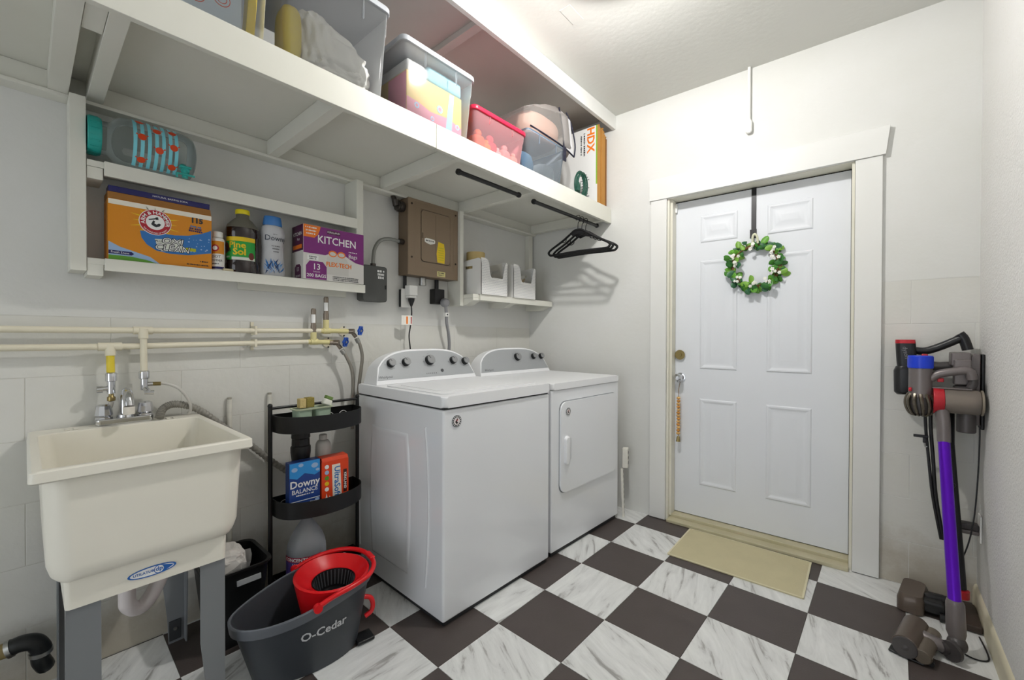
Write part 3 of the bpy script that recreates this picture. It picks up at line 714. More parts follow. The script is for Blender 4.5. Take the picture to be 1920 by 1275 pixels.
P('piping', G().tube([(.162,.215,-.005),(.156,.235,.08),(.14,.215,.20),(.12,.19,.27)], .0045), trimk, ZB)
P('strap', G().box(.178,.183,.07,.10,-.075,.01,.002), trimk, ZB)
ZC = thing('pillow_bag', 'pale pink pillow in a plastic bag behind the red lidded bin', 'bag', (.22, 1.52, TZ+.002))
P('pillow', crumple((0,0,.12), (.09,.13,.11), 47, .08, 3), MATS['pillow_pink'], ZC); P('film', crumple((0,0,.124), (.10,.145,.122), 48, .12, 3), film, ZC, ang=18)
# coil of green extension cord
EC = thing('extension_cord', 'coiled dark green extension cord on the shelf end', 'cord', (.655, 2.30, TZ))
gm_ = M('cord_green', '#16483a', .5)
for k in range(6):
    r_ = .070+.004*(k%3); y_ = -.012+.0085*k
    P('loop', G().tube([(.004*math.sin(k*2)+.02*math.sin(a)*.2, y_ + r_*math.cos(a)*.75, r_+.006+r_*math.sin(a)) for a in [2*math.pi*i/14 for i in range(14)]], .005, 8, 3, closed=True), gm_, EC)
for k in range(3): P('plug_end', G().tube([(.03,-.05-.014*k,.07),(.036,-.062-.012*k,.04),(.036,-.072-.010*k,.012)], lambda t: .003+.005*t*t, 8, 4), gm_, EC)
# flattened cartons standing on edge by the door wall
ky = 2.452
kb_ = M('cardboard', '#b8843f', .8, var=.06, vscale=12)
cardw = M('carton_white_face', '#e6e6e4', .5)
HX = thing('flat_carton', 'flat white printed carton standing on edge before the brown cartons', 'box', (.36, ky, TZ))
hb = P('carton', G().box(-.20, .330, 0, .030, 0, .505, .001, 1), kb_, HX)
fh = Fr((-.20, -.0002, 0), (1,0,0), (0,0,1))
decal('print', fh, rect(.001,.529,.001,.504), cardw, hb); decal('print', fh, rect(.519,.529,.12,.504), M('print_lawn', '#8cb13b', .5), hb, .0007)
text('HDX', fh, .478, .42, .075, ora, hb, .0008, .03, rot=R(-90)); marks(fh, .432, .40, .15, .014, ink, hb, .0008, rot=R(-90)); marks(fh, .408, .40, .13, .012, ink, hb, .0008, rot=R(-90))
for k in range(9): decal('print', fh, rect(.40+.012*(k%2), .47-.01*(k%3), .05+.018*k, .056+.018*k), GREYP, hb, .0008)
cap_ = ('thickest brown flat carton next to the white printed one', 'second brown flat carton in the row of cartons', 'third brown flat carton in the row of cartons', 'last brown flat carton, darkest, against the door wall')
yk = 2.4835
for k, (th, hh, xo) in enumerate(((.030,.512,.0),(.028,.50,.006),(.028,.490,-.004),(.026,.472,-.010))):
    cc = thing('flat_carton', cap_[k], 'box', (.36, yk, TZ), group='flat cartons on the shelf end')
    P('carton', G().box(-.20, .318+xo, 0, th, 0, hh, .001, 1), kb_ if k < 3 else M('cardboard_dark', '#8a5b2a', .8), cc)
    P('flap', G().box(.05, .322+xo, .004, th*.4, hh+.0005, hh+.012, .001, 1), kb_, cc)
    yk += th + .0075

# ================================================================ hanging rods and hangers
blk = M('black_steel', '#121214', .35); blkp = M('black_velvet', '#0c0c0e', .7)
def rod(label, y0, y1, x0, x1):
    t = thing('closet_rod', label, 'rod', (x0, y0, 1.912), group='black rods under the shelf')
    P('bar', G().cyl((0,0.004,0), (x1-x0, y1-y0-.004, 0), .0105, n=14), blk, t)
    for f, y in ((0, 0), (x1-x0, y1-y0)): P('end_cap', G().cyl((f, y-.004, 0), (f, y+.004, 0), .0145, n=16).cyl((f, y-.010, 0), (f, y+.010, 0), .0125, n=16), blk, t)
rod('short black closet rod under the middle of the shelf', 1.315, 1.735, .615, .622)
rod('black closet rod holding the hangers at the shelf end', 1.878, 2.562, .615, .625)
def hanger(label, y, rz, tilt=0):
    t = thing('clothes_hanger', label, 'hanger', (.623, y, 1.9235), rot=(R(tilt), 0, rz), group='black hangers on the rod')
    hk = [(-.012,0,-.022),(-.0165,0,-.008),(-.012,0,.004),(0,0,.0085),(.012,0,.003),(.016,0,-.012),(.010,0,-.030),(.002,0,-.045),(0,0,-.085)]
    P('hook', G().tube(hk, .0021, 8, 4), M('hook_steel', '#1b1b1d', .25, .8), t)
    top = [(-.226,0,-.205),(-.20,0,-.185),(-.12,0,-.145),(-.055,0,-.105),(-.028,0,-.088),(0,0,-.084),(.028,0,-.088),(.055,0,-.105),(.12,0,-.145),(.20,0,-.185),(.226,0,-.205)]
    P('shoulder', G().tube(top, .0075, 8, 4), blkp, t)
    P('neck_plate', G().prism([(-.052,-.106),(-.026,-.086),(0,-.080),(.026,-.086),(.052,-.106),(.040,-.118),(0,-.108),(-.040,-.118)], 'y', -.004, .004), blkp, t)
    P('bottom_bar', G().tube([(-.226,0,-.205),(-.215,0,-.222),(-.18,0,-.226),(0,0,-.222),(.18,0,-.226),(.215,0,-.222),(.226,0,-.205)], .0078, 8, 3), blkp, t)
    for s in (-1, 1): P('notch_loop', G().tube([(s*.085,0,-.124),(s*.090,0,-.146),(s*.112,0,-.152),(s*.122,0,-.143)], .0028, 6, 3), blkp, t)
hanger('black velvet hanger nearest the camera on the rod', 2.325, R(1.5)); hanger('black velvet hanger in the middle of three on the rod', 2.372, R(-1), 0); hanger('black velvet hanger nearest the door wall on the rod', 2.418, R(1.5), 0)

# ================================================================ baskets on the corner shelf
bw = M('basket_plastic', '#f0efec', .4)
def basket(label, y0, x0=.022, x1=.232, w=.245, h0=.225, z=1.4172):
    t = thing('open_basket', label, 'basket', (x0, y0, z), group='white baskets on the corner shelf')
    d = x1-x0; th = .003
    P('base', G().box(.004, d-.004, .004, w-.004, 0, th), bw, t)
    P('back_wall', G().box(0, th, 0, w, .0005, h0*.95, .001), bw, t)
    # left and right walls: grip slot high up, front corner rounded over
    def side(y):
        k = .03; prof = [(0,.0005),(d,.0005),(d,h0-k)] + [(d-k+k*math.cos(a), h0-k+k*math.sin(a)) for a in [R(15*i) for i in range(1,7)]] + [(0,h0-.012)]
        sx0, sx1, sz0, sz1 = d*.30, d*.62, h0-.062, h0-.044
        g = G()      # outline split into strips round the slot
        g.prism([(0,.0005),(d,.0005),(d,sz0),(0,sz0)], 'y', y, y+th)
        g.prism([(0,sz0),(sx0,sz0),(sx0,sz1),(0,sz1)], 'y', y, y+th); g.prism([(sx1,sz0),(d,sz0),(d,sz1),(sx1,sz1)], 'y', y, y+th)
        g.prism([(0,sz1),(d,sz1),(d,h0-k)] + prof[3:], 'y', y, y+th)
        return P('side_wall', g, bw, t)
    side(0); side(w-th)
    # front: low in the middle, high rounded shoulders
    def curve(s):
        o = []; 
        for i in range(7): a = R(90-15*i); o.append((.055+.03*math.cos(a)-.03, h0-.03+.03*math.sin(a)))
        return o
    pf = [(0,.0005),(w,.0005),(w,h0-.012),(w-.016,h0-.006),(w-.028,h0-.03),(w-.046,.115),(w-.06,.105)] + [(.105,.105),(.088,.112),(.080,.13),(.070,h0-.035),(.062,h0-.014),(.048,h0-.003),(.035,h0)] + [(0,h0)]
    fp = P('front_wall', G().prism(pf, 'x', d-th, d), bw, t)
    dots = []
    g = G(); q = .0032
    for a in range(24):
        for b in range(20):
            yy, zz = .008+a*.0100+(b%2)*.005, .008+b*.0105
            top = .10 if .078 < yy < w-.05 else h0-.016
            if zz < top and yy < w-.006: g.quads([(d+.0004,yy-q,zz),(d+.0004,yy,zz-q),(d+.0004,yy+q,zz),(d+.0004,yy,zz+q)], [(0,1,2,3)])
    o = P('perforation', g, M('perforation_grey', '#b9bcc2', .6), t, flat=True); o['kind'] = 'stuff'
    P('rim', G().box(d-.004, d+.004, .10, w-.056, .1055, .110, .002), bw, t)
    return t
basket('white perforated open front basket nearest the electrical panel, empty', 1.845)
basket('white perforated open front basket in the corner, with odds and ends', 2.150, w=.240)
tp = thing('tape_roll', 'fat tan roll of tape standing in the white basket near the panel', 'tape roll', (.10, 1.925, 1.4205))
tan = M('tape_tan', '#c9b177', .6)
g = G(); n = 28
for r0, r1, nm, mm in ((.060, .040, 'tape', tan), (.0395, .036, 'core', kb_)):
    rings = [[(r*math.cos(2*math.pi*i/n), r*math.sin(2*math.pi*i/n), z) for i in range(n)] for r, z in ((r0,.0),(r0,.275),(r1,.275),(r1,.0))]
    P(nm, G().loft(rings, closed=True), mm, tp)
tq = thing('teal_cloth', 'bunched teal cloth in the corner basket', 'cloth', (.13, 2.225, 1.4206)); P('cloth', crumple((0,0,.088), (.055,.045,.083), 61, .2, 3), M('cloth_teal', '#1d7d76', .8), tq)
tr = thing('rope_bundle', 'tangled tan rope bundle in the corner basket', 'rope', (.14, 2.322, 1.4206))
for k in range(5): P('strand', G().tube([(.035*math.cos(a*1.7+k), .034*math.sin(a+k*1.3), .02+.014*k+.035*(1+math.sin(a*2.3+k))) for a in [i*.7 for i in range(10)]], .006, 7, 3), M('rope_tan', '#b3a184', .8), tr)
# ================================================================ electrical things on the left wall
tau = M('panel_taupe', '#88755f', .45); taud = M('panel_taupe_edge', '#6f5e4b', .5)
EP = thing('electrical_panel', 'taupe metal electrical breaker panel on the left wall', 'breaker panel', (0, 1.40, 1.50))
P('housing', G().box(.001, .090, 1.405, 1.768, 1.502, 1.931, .002), taud, EP, **W)
P('cover', G().prism([(1.403,1.500),(1.770,1.500),(1.770,1.932),(1.403,1.932)], 'x', .0905, .1005, .004), tau, EP, **W)
P('raised_frame', G().loft([[(.1005,1.445,1.545),(.1005,1.735,1.545),(.1005,1.735,1.915),(.1005,1.445,1.915)],[(.110,1.462,1.562),(.110,1.718,1.562),(.110,1.718,1.898),(.110,1.462,1.898)],[(.110,1.480,1.580),(.110,1.700,1.580),(.110,1.700,1.880),(.110,1.480,1.880)],[(.1075,1.481,1.581),(.1075,1.699,1.581),(.1075,1.699,1.879),(.1075,1.481,1.879)]], cap0=False), tau, EP, **W)
P('door_seam', G().prism(rrect(.2185,.2985,.0225,4,1.590,1.730), 'x', .1076, .1090), M('seam_dark', '#3b3129', .6), EP, **W)
dr = P('panel_door', G().prism([(y,z) for y,z in rrect(.212,.292,.02,4,1.590,1.730)], 'x', .1077, .1125, .0012), tau, EP, **W)
fe = Fr((.1127, 1.40-1.40, 0), (0,1,0), (0,0,1))
decal('sticker', fe, [(.105,.215),(.118,.221),(.175,.218),(.182,.210),(.180,.196),(.165,.191),(.145,.186),(.118,.192),(.106,.198)], M('sticker_white', '#e8e6df', .5), dr)
marks(fe, .143, .206, .058, .009, ink, dr); decal('sticker', fe, [(.198,.09),(.252,.088),(.256,.155),(.248,.205),(.205,.212),(.192,.14)], yel, dr)
for k in range(6): decal('sticker_print', fe, rect(.205,.246,.105+.014*k,.108+.014*k), lime, dr, .0007)
decal('sticker', Fr((.1007,0,0),(0,1,0),(0,0,1)), rect(.205,.268,.010,.040), M('sticker_cream', '#d9cf8e', .5), EP)
marks(Fr((.1007,0,0),(0,1,0),(0,0,1)), .236, .031, .046, .008, ink, EP); marks(Fr((.1007,0,0),(0,1,0),(0,0,1)), .236, .019, .046, .006, ink, EP)
P('door_rib', G().box(.1126,.1134,1.585,1.5875,1.60,1.865,.0004), taud, dr, **W)
P('latch', G().box(.1126,.118,1.486,1.494,1.715,1.745,.001), taud, dr, **W)
for y, z in ((1.425,1.60),(1.75,1.60),(1.425,1.90),(1.75,1.90)): P('screw', G().lathe([(.006,0),(.006,.002),(.003,.003)], 'x', (.1006,y,z), n=10), M('screw_dark', '#3a3129', .4, .6), EP, **W)
CF = thing('conduit_fitting', 'dark metal conduit connector on the panel upper left side', 'fitting', (.05, 1.372, 1.88))
P('body', G().cyl((0,.032,0),(0,-.012,0),.026,n=14).cyl((0,-.012,.0),(0,-.02,.03),.020,n=12), M('dark_zinc', '#4b4642', .4, .7), CF); P('nut', G().cyl((0,.020,0),(0,.0,0),.031,n=8), MATS['dark_zinc'], CF); P('stub', G().tube([(0,-.016,.01),(-.01,-.022,.04),(-.02,-.022,.055)], .014), MATS['dark_zinc'], CF)
GX = thing('surge_box', 'flat dark grey wall box with white lettering left of the panel', 'box', (0, 1.15, 1.335))
gb = P('housing', G().prism(rrect(.142,.188,.014,4,1.211,1.430), 'x', .022, .080, .004), M('box_grey', '#4f504e', .5), GX, **W)
P('mount_plate', G().box(.001,.022,1.150,1.272,1.345,1.515,.002), M('box_black', '#1a1a1b', .5), GX, **W)
fg = Fr((.0802, 1.211-1.15, 1.430-1.335), (0,1,0), (0,0,1)); [marks(fg, .032, .068-.017*k, .042-.004*k, .013, WHITE, gb, .0006, seed=k) for k in range(3)]
P('button', G().box(.0801,.083,1.268,1.276,1.405,1.425,.001), M('box_black'), gb, **W)
CD = thing('conduit', 'grey flexible conduit curving from the wall box to the panel', 'conduit', (.05, 1.215, 1.525))
P('pipe', G().tube([(0,0,.002),(0,.002,.05),(0,.012,.10),(0,.045,.145),(0,.10,.162),(0,.16,.160),(0,.172,.160)], .0098, 12, 5), M('conduit_grey', '#8c8d88', .45, .3), CD); P('collar', G().cyl((0,.16,.16),(0,.187,.16),.016,n=10).cyl((0,0,0),(0,0,.014),.015,n=10), MATS['dark_zinc'], CD)
# washer socket
wp = M('outlet_white', '#e9e8e4', .4)
OT = thing('wall_outlet', 'white wall outlet below the electrical panel', 'outlet', (0, 1.425, 1.33))
P('box', G().box(.001,.030,1.408,1.472,1.322,1.422,.002), M('box_black'), OT, **W); P('cover_plate', G().box(.0305,.036,1.402,1.478,1.318,1.426,.002), wp, OT, **W); P('feed_pipe', G().cyl((.02,1.436,1.4225),(.02,1.436,1.499),.010), M('box_black'), OT, **W)
AD = thing('plug_adapter', 'white block adapter plugged into the wall outlet', 'adapter', (.0362, 1.445, 1.385))
P('block', G().box(0,.048,-.022,.036,0,.060,.006,3), wp, AD); P('foot', G().box(.004,.040,-.018,.032,-.012,-.0005,.003), wp, AD)
WC = thing('power_cable', 'thin black power cord hanging from the white adapter', 'cord', (.060, 1.452, 1.335))
P('plug', G().loft([zring(rrect(.026,.034,.006),.036), zring(rrect(.024,.032,.006),.022), zring(rrect(.012,.014,.004),-.004), zring(rrect(.009,.010,.003),-.010)]), M('cord_black', '#17171a', .5), WC)
P('cable', G().tube([(0,0,-.008),(0,.002,-.06),(-.005,-.004,-.13),(-.01,-.008,-.18),(-.012,.0,-.24),(-.02,.012,-.31),(-.025,.016,-.42)], .0038, 8), MATS['cord_black'], WC)
TG = thing('paper_tag', 'folded white paper tag with red print hanging on the black cord', 'tag', (.064, 1.432, 1.245))
P('sheet', G().prism([(.002,-.050),(.016,-.014),(.004,.020),(.005,.020),(.0172,-.014),(.003,-.050)], 'z', -.028, .026), M('tag_paper', '#ece9e0', .6), TG)
P('print', G().prism([(.0122,-.026),(.0155,-.0175),(.0160,-.0175),(.0127,-.026)], 'z', -.022, .020), ora, TG)
P('print', G().prism([(.0100,.006),(.0070,.0145),(.0075,.0145),(.0105,.006)], 'z', -.020, .020), red, TG)
# dryer socket
DO = thing('dryer_outlet', 'black range outlet under the electrical panel', 'outlet', (0, 1.63, 1.34))
P('box', G().box(.001,.055,1.628,1.702,1.352,1.442,.003), M('outlet_black', '#101012', .45), DO, **W); P('feed_pipe', G().cyl((.026,1.662,1.4425),(.026,1.662,1.499),.013), MATS['outlet_black'], DO, **W)
DC = thing('power_cable', 'thick grey dryer power cord dropping from the black outlet', 'cord', (.075, 1.69, 1.36))
gc_ = M('cord_grey', '#8b8b8d', .5)
P('plug', G().lathe([(.010,-.018),(.026,-.016),(.028,.0),(.024,.014),(.014,.020)], 'x', (0,0,0), n=20), gc_, DC)
P('cable', G().tube([(.004,0,-.015),(.005,.004,-.06),(.0,.012,-.12),(-.01,.035,-.19),(-.02,.05,-.26),(-.03,.05,-.36)], .0095, 12), gc_, DC); P('cable_tag', G().box(-.010,.016,-.008,.016,-.085,-.062,.001), wp, DC); decal('print', Fr((.0162,-.008,-.085),(0,1,0),(0,0,1)), circ(.005,10,.012,.012), ink, DC)
NP = thing('conduit_nipple', 'short bright metal pipe stub under the panel', 'fitting', (.04, 1.545, 1.46)); P('pipe', G().cyl((0,0,-.0),(0,0,.039),.020,n=18), steel, NP); P('cap_ring', G().cyl((0,0,-.006),(0,0,.006),.0225,n=18), steel, NP)

# ================================================================ water pipes
pv = M('pipe_cream', '#e3dcc6', .45, var=.05); pvy = M('pipe_bare_yellow', '#d9cf96', .45); bronze = M('arrestor_copper', '#8c8175', .38, .8)
blueh = M('valve_blue', '#1d4fae', .35); braid = M('braided_hose', '#9a958c', .35, .8, bump=.6, bscale=500)
def star(r0, r1, n=6):
    return [((r1 if i % 2 == 0 else r0)*math.cos(math.pi*i/n), (r1 if i % 2 == 0 else r0)*math.sin(math.pi*i/n)) for i in range(2*n)]
def bib(t, x, y, z):
    P('valve_body', G().cyl((x,y-.05,z),(x,y-.02,z),.011).cyl((x,y-.028,z),(x+.02,y-.01,z),.013).cyl((x+.005,y-.012,z-.005),(x+.012,y+.004,z-.03),.010), bronze, t)
    P('wall_flange', G().lathe([(.024,0),(.024,.004),(.012,.006)], 'x', (.001,y-.04,z), n=16), pv, t)
    for dz in (-.022,.022): P('flange_screw', G().lathe([(.004,0),(.004,.003)], 'x', (.0052,y-.036,z+dz), n=8), M('cord_black'), t)
    h = G(); n=36
    out = [(math.cos(2*math.pi*i/n)*(.0235+.003*math.cos(6*2*math.pi*i/n)), math.sin(2*math.pi*i/n)*(.0235+.003*math.cos(6*2*math.pi*i/n))) for i in range(n)]
    inn = [(math.cos(2*math.pi*i/n)*.017, math.sin(2*math.pi*i/n)*.017) for i in range(n)]
    rot = Matrix.Translation((x+.034, y+.012, z+.004)) @ Matrix.Rotation(R(35),4,'Z') @ Matrix.Rotation(R(10),4,'Y')
    h.loft([[(0,)+p for p in out],[(.008,)+p for p in out],[(.008,)+p for p in inn],[(0,)+p for p in inn]], closed=True)
    for k in range(6):
        a = 2*math.pi*k/6; h.cyl((.004,.004*math.cos(a),.004*math.sin(a)),(.004,.0185*math.cos(a),.0185*math.sin(a)),.0036,n=6)
    h.xf(rot); P('valve_handle', h, blueh, t, label='blue star shaped handwheel')
    P('handle_screw', G().lathe([(.006,0),(.006,.010),(.003,.012)], 'x', n=12).xf(rot), steel, t)
def arrestor(t, y, z0, z1):
    P('arrestor', G().lathe([(.012,0),(.013,.004),(.013,.05*(z1-z0)/.16),(.0115,.052*(z1-z0)/.16),(.0115,z1-z0-.006),(.008,z1-z0)], 'z', (.042,y,z0), n=16), bronze, t, label='copper water hammer arrestor'); decal('arrestor_label', cylwarp(.0118,.042,y,z0+.03,R(-38)), rect(-.008,.012,.02,.06), WHITE, t)
ph = thing('water_pipe', 'upper cream water pipe running along the left wall to a blue valve', 'pipe', (0,0,0))
P('pipe', G().cyl((.042,YB+.01,1.172),(.042,.262,1.172),.0108).cyl((.042,.306,1.172),(.042,.94,1.179),.0108), pv, ph)
P('tee', G().cyl((.042,.258,1.172),(.042,.312,1.172),.0142).cyl((.048,.285,1.178),(.052,.285,1.142),.0142), pv, ph)
P('drop_pipe', G().cyl((.052,.285,1.15),(.052,.286,1.022),.0105), pv, ph)
P('stop_valve', G().lathe([(.014,0),(.0155,.003),(.0155,.026),(.012,.03)], 'z', (.052,.287,.995), n=12).cyl((.052,.287,.998),(.052,.287,.955),.0115).cyl((.052,.287,.962),(.08,.295,.948),.009).cyl((.078,.284,.948),(.082,.310,.946),.008).cyl((.052,.287,.975),(.052,.310,.975),.0085), chrome, ph)
P('pipe_end', G().cyl((.042,.938,1.179),(.042,1.09,1.178),.0115).cyl((.042,.95,1.179),(.042,.985,1.179),.0145).cyl((.042,.966,1.179),(.042,.966,1.232),.0135), pvy, ph)
arrestor(ph, .966, 1.226, 1.345); bib(ph, .042, 1.112, 1.178)
for y in (.655,): P('pipe_strap', G().box(.001,.054,y-.005,y+.005,1.158,1.196,.002).box(.001,.006,y-.006,y+.006,1.196,1.214), pv, ph)
pl2 = thing('water_pipe', 'lower cream water pipe running along the left wall to a blue valve', 'pipe', (0,0,0))
P('pipe', G().cyl((.042,YB+.01,1.112),(.042,.172,1.114),.0108).cyl((.042,.222,1.114),(.042,.88,1.126),.0108), pv, pl2)
P('tee', G().cyl((.042,.166,1.114),(.042,.228,1.114),.0142).cyl((.044,.197,1.118),(.048,.197,1.082),.0142), pv, pl2)
P('drop_pipe', G().cyl((.048,.197,1.084),(.048,.198,1.024),.0112), M('pipe_yellow', '#e2cb3c', .45), pl2, label='bare yellow pipe stub')
P('stop_valve', G().lathe([(.012,0),(.0155,.002),(.0155,.028),(.012,.031)], 'z', (.048,.199,.992), n=12).cyl((.048,.199,.995),(.048,.199,.950),.0115).cyl((.048,.199,.968),(.048,.175,.968),.0085).cyl((.048,.177,.966),(.048,.162,.966),.012,n=10), chrome, pl2); P('valve_nut', G().lathe([(.009,0),(.0115,.002),(.0115,.014),(.007,.018),(.007,.026)], 'z', (.048,.199,.923), n=10), brass, pl2)
P('pipe_end', G().cyl((.042,.878,1.126),(.042,1.01,1.122),.0115).cyl((.042,.89,1.126),(.042,.925,1.126),.0145).cyl((.042,.905,1.126),(.042,.905,1.172),.0135), pvy, pl2)
arrestor(pl2, .905, 1.166, 1.285); bib(pl2, .046, 1.03, 1.121)
for y in (.655,): P('pipe_strap', G().box(.001,.054,y-.005,y+.005,1.106,1.1385,.002).box(.001,.006,y-.006,y+.006,1.090,1.106), pv, pl2)
def hose(name, label, pts, r, m, group=None, end=None):
    t = thing(name, label, 'hose', pts[0], group=group); o = Vector(pts[0])
    P('tube', G().tube([tuple(Vector(p)-o) for p in pts], r, 12, 6), m, t)
    if end:
        a, b = Vector(pts[0])-o, Vector(pts[1])-o; d = (b-a).normalized(); P('end_nut', G().cyl(tuple(a-d*.002), tuple(a+d*.022), r*1.4, n=8), end, t)
    return t
hose('supply_hose', 'braided steel washer hose from the upper blue valve', [(.056,1.118,1.140),(.058,1.135,1.11),(.055,1.150,1.05),(.05,1.146,.98),(.05,1.135,.90),(.05,1.13,.80)], .0085, braid, 'braided washer hoses', steel)
hose('supply_hose', 'braided steel washer hose from the lower blue valve', [(.060,1.036,1.084),(.066,1.055,1.055),(.070,1.085,.98),(.068,1.092,.88),(.06,1.094,.78),(.055,1.095,.68)], .0085, braid, 'braided washer hoses', steel)
clearh = M('supply_tube_grey', '#c9c6c0', .3)
hose('faucet_hose', 'grey faucet supply hose looping right behind the sink', [(.053,.312,.975),(.06,.345,.974),(.068,.385,.952),(.066,.415,.905),(.055,.424,.868),(.040,.420,.849)], .0052, clearh, None, brass)
hose('faucet_hose', 'clear faucet supply hose dropping from the yellow pipe stub', [(.048,.199,.921),(.046,.196,.905),(.038,.190,.885),(.032,.186,.8725)], .0075, clear('hose_clear', '#e8e4dd', .5))
corr = M('corrugated_grey', '#8f8c84', .5)
dt = thing('drain_hose', 'grey corrugated washer drain hose draped behind the sink', 'hose', (.05,.33,.846))
g = G(); pts = [(.03,-.005,.004),(.012,.010,.035),(0,.05,.045),(-.014,.12,.015),(-.022,.20,-.06),(-.022,.30,-.155),(-.02,.40,-.26),(-.005,.50,-.35),(.02,.60,-.42),(.04,.66,-.46)]
g.tube(pts, lambda t: .0128+.0016*math.sin(t*420), 10, 26); P('tube', g, corr, dt, ang=60)
for nm, y, z1 in (('conduit_stub', .566, .885), ('conduit_stub', .722, .890)):
    t = thing(nm, 'cut off painted conduit stub on the wall %s' % ('right of the sink' if y < .6 else 'behind the tall black rack'), 'pipe', (.012, y, .02)); P('pipe', G().cyl((0,0,0),(0,0,z1-.02),.010,n=10), M('stub_paint', '#dedbd0', .5, var=.10, vscale=30), t); P('open_end', G().cyl((0,0,z1-.02),(0,0,z1-.012),.0085,n=10), M('stub_end', '#a09c90', .6), t)
DP = thing('drain_pipe', 'dark drain pipe elbow low on the wall beside the sink', 'pipe', (.0, .0, .10)); dk = M('drain_black', '#1d1f20', .35)
P('wall_stub', G().cyl((.06,-.20,.085),(.078,-.035,.092),.022), M('drain_beige', '#8d7c52', .6), DP); P('trap', G().tube([(.078,-.035,.092),(.082,-.010,.098),(.086,.016,.090),(.086,.030,.066),(.084,.030,.050)], .024, 14, 5), dk, DP); P('clamp', G().cyl((.077,-.038,.091),(.079,-.028,.094),.027,n=18), steel, DP); P('clamp', G().cyl((.085,.030,.058),(.084,.030,.046),.027,n=18), steel, DP); P('tail', G().tube([(.084,.028,.046),(.084,.030,.026),(.080,.036,.008),(.070,.040,-.006)], .022, 12, 5), dk, DP)

# ================================================================ laundry sink
cream = M('sink_polymer', '#f0ecdf', .32, var=.02, vscale=4); legm = M('sink_leg_grey', '#7d8083', .45)
SK = thing('laundry_sink', 'cream plastic laundry tub sink on grey legs at the left wall', 'sink', (.01,.01,0))
def rr4(x0,x1,y0,y1,r,z): return zring(rrect(x1-x0, y1-y0, r, 5, (x0+x1)/2, (y0+y1)/2), z)
tub = [rr4(.110,.560,.085,.385,.03,.474), rr4(.078,.578,.062,.402,.012,.474), rr4(.075,.580,.060,.404,.012,.545), rr4(.066,.592,.050,.414,.03,.551), rr4(.050,.603,.038,.426,.05,.563), rr4(.040,.610,.031,.434,.055,.59), rr4(.030,.620,.024,.442,.045,.811),
       rr4(.012,.637,.006,.456,.012,.812), rr4(.010,.641,.003,.458,.012,.816), rr4(.012,.640,.005,.457,.012,.838), rr4(.016,.636,.009,.453,.012,.842),
       rr4(.088,.622,.022,.440,.02,.842), rr4(.092,.618,.026,.436,.03,.838), rr4(.100,.602,.042,.424,.045,.62), rr4(.115,.588,.055,.410,.06,.585), rr4(.15,.55,.09,.375,.06,.575)]
basin = P('basin', G().loft(tub), cream, SK, ang=40, **W)
for y in (.085,.105,.345,.365): P('tap_slot', G().box(.055,.086,y,y+.012,.8425,.8455,.001), cream, basin, **W)
decal('sticker', Fr((.5803-.01, .228-.01, .508), (0,1,0), (0,0,1)), [(.052*math.cos(a), .0135*math.sin(a)) for a in [2*math.pi*i/28 for i in range(28)]], WHITE, basin, .0004)
fsk = Fr((.5803-.01, .228-.01, .508), (0,1,0), (0,0,1)); bl_ = M('print_sticker_blue', '#1f63b5', .4)
decal('sticker_print', fsk, [(.052*math.cos(a), .0135*math.sin(a)) for a in [2*math.pi*i/28 for i in range(28)]], bl_, basin, .0006)
decal('sticker_print', fsk, [(.047*math.cos(a)-.000, .0105*math.sin(a)) for a in [2*math.pi*i/28 for i in range(28)]], WHITE, basin, .0008)
decal('sticker_print', fsk, [(.02,.0095),(.047,.001),(.03,-.008),(.02,-.0095)], bl_, basin, .0010); decal('sticker_print', fsk, circ(.0115,20,.014,0), bl_, basin, .0011); decal('sticker_print', fsk, circ(.0098,20,.014,0), WHITE, basin, .0013)
text('UTILATUB', fsk, -.019, .0, .0095, bl_, basin, .0012, .02); text('dp', fsk, .014, .001, .016, bl_, basin, .0015, .02)
def leg(y0, y1, inner, xf, sx, ztop=.473):
    yi = y1 if inner > 0 else y0; yo = y0 if inner > 0 else y1
    pf = [(yo,0),(yi-inner*.018,0),(yi-inner*.014,.10),(yi,.24),(yi,ztop),(yo,ztop)]
    g = G().prism(pf, 'x', xf-.004, xf) if sx > 0 else G().prism(pf, 'x', xf, xf+.004)
    a, b = (xf-.05, xf-.004) if sx > 0 else (xf+.004, xf+.05)
    g.prism([(a if sx>0 else b, ztop),(b if sx>0 else a, ztop),(b if sx>0 else a,0),((a+.018) if sx>0 else (b-.018),0),(a if sx>0 else b,.24)], 'y', yo, yo+inner*.004)
    l = P('leg', g, legm, SK, **W)
    return l
leg(.064,.127,1,.572,1); leg(.338,.400,-1,.572,1); l3 = leg(.064,.127,1,.085,-1); l4 = leg(.330,.398,-1,.085,-1)
P('foot_pad', G().box(.0895,.096,.348,.384,.012,.085,.002), M('leg_recess', '#3a3c3e', .5), l4, **W); P('foot_screw', G().lathe([(.006,0),(.006,.003)],'x',(.0962,.366,.055),n=10), steel, l4, **W)
TP = thing('drain_trap', 'white plastic drain trap hanging under the laundry sink', 'pipe trap', (.33,.205,.574)); wpv = M('trap_white', '#e4dcdb', .4)
P('tailpiece', G().tube([(0,0,-.10),(0,0,-.225),(0,.002,-.255),(-.01,.02,-.280),(-.02,.045,-.280),(-.035,.075,-.245),(-.045,.098,-.195),(-.05,.11,-.15)], .0215, 14, 5), wpv, TP)
P('slip_nut', G().cyl((0,0,-.165),(0,0,-.135),.028,n=12), wpv, TP); P('slip_nut', G().cyl((-.043,.094,-.200),(-.052,.112,-.160),.028,n=12), wpv, TP)
P('trap_arm', G().tube([(-.05,.11,-.155),(-.055,.113,-.125),(-.09,.115,-.108),(-.18,.115,-.11),(-.329,.115,-.11)], .0185, 12, 5), wpv, TP)

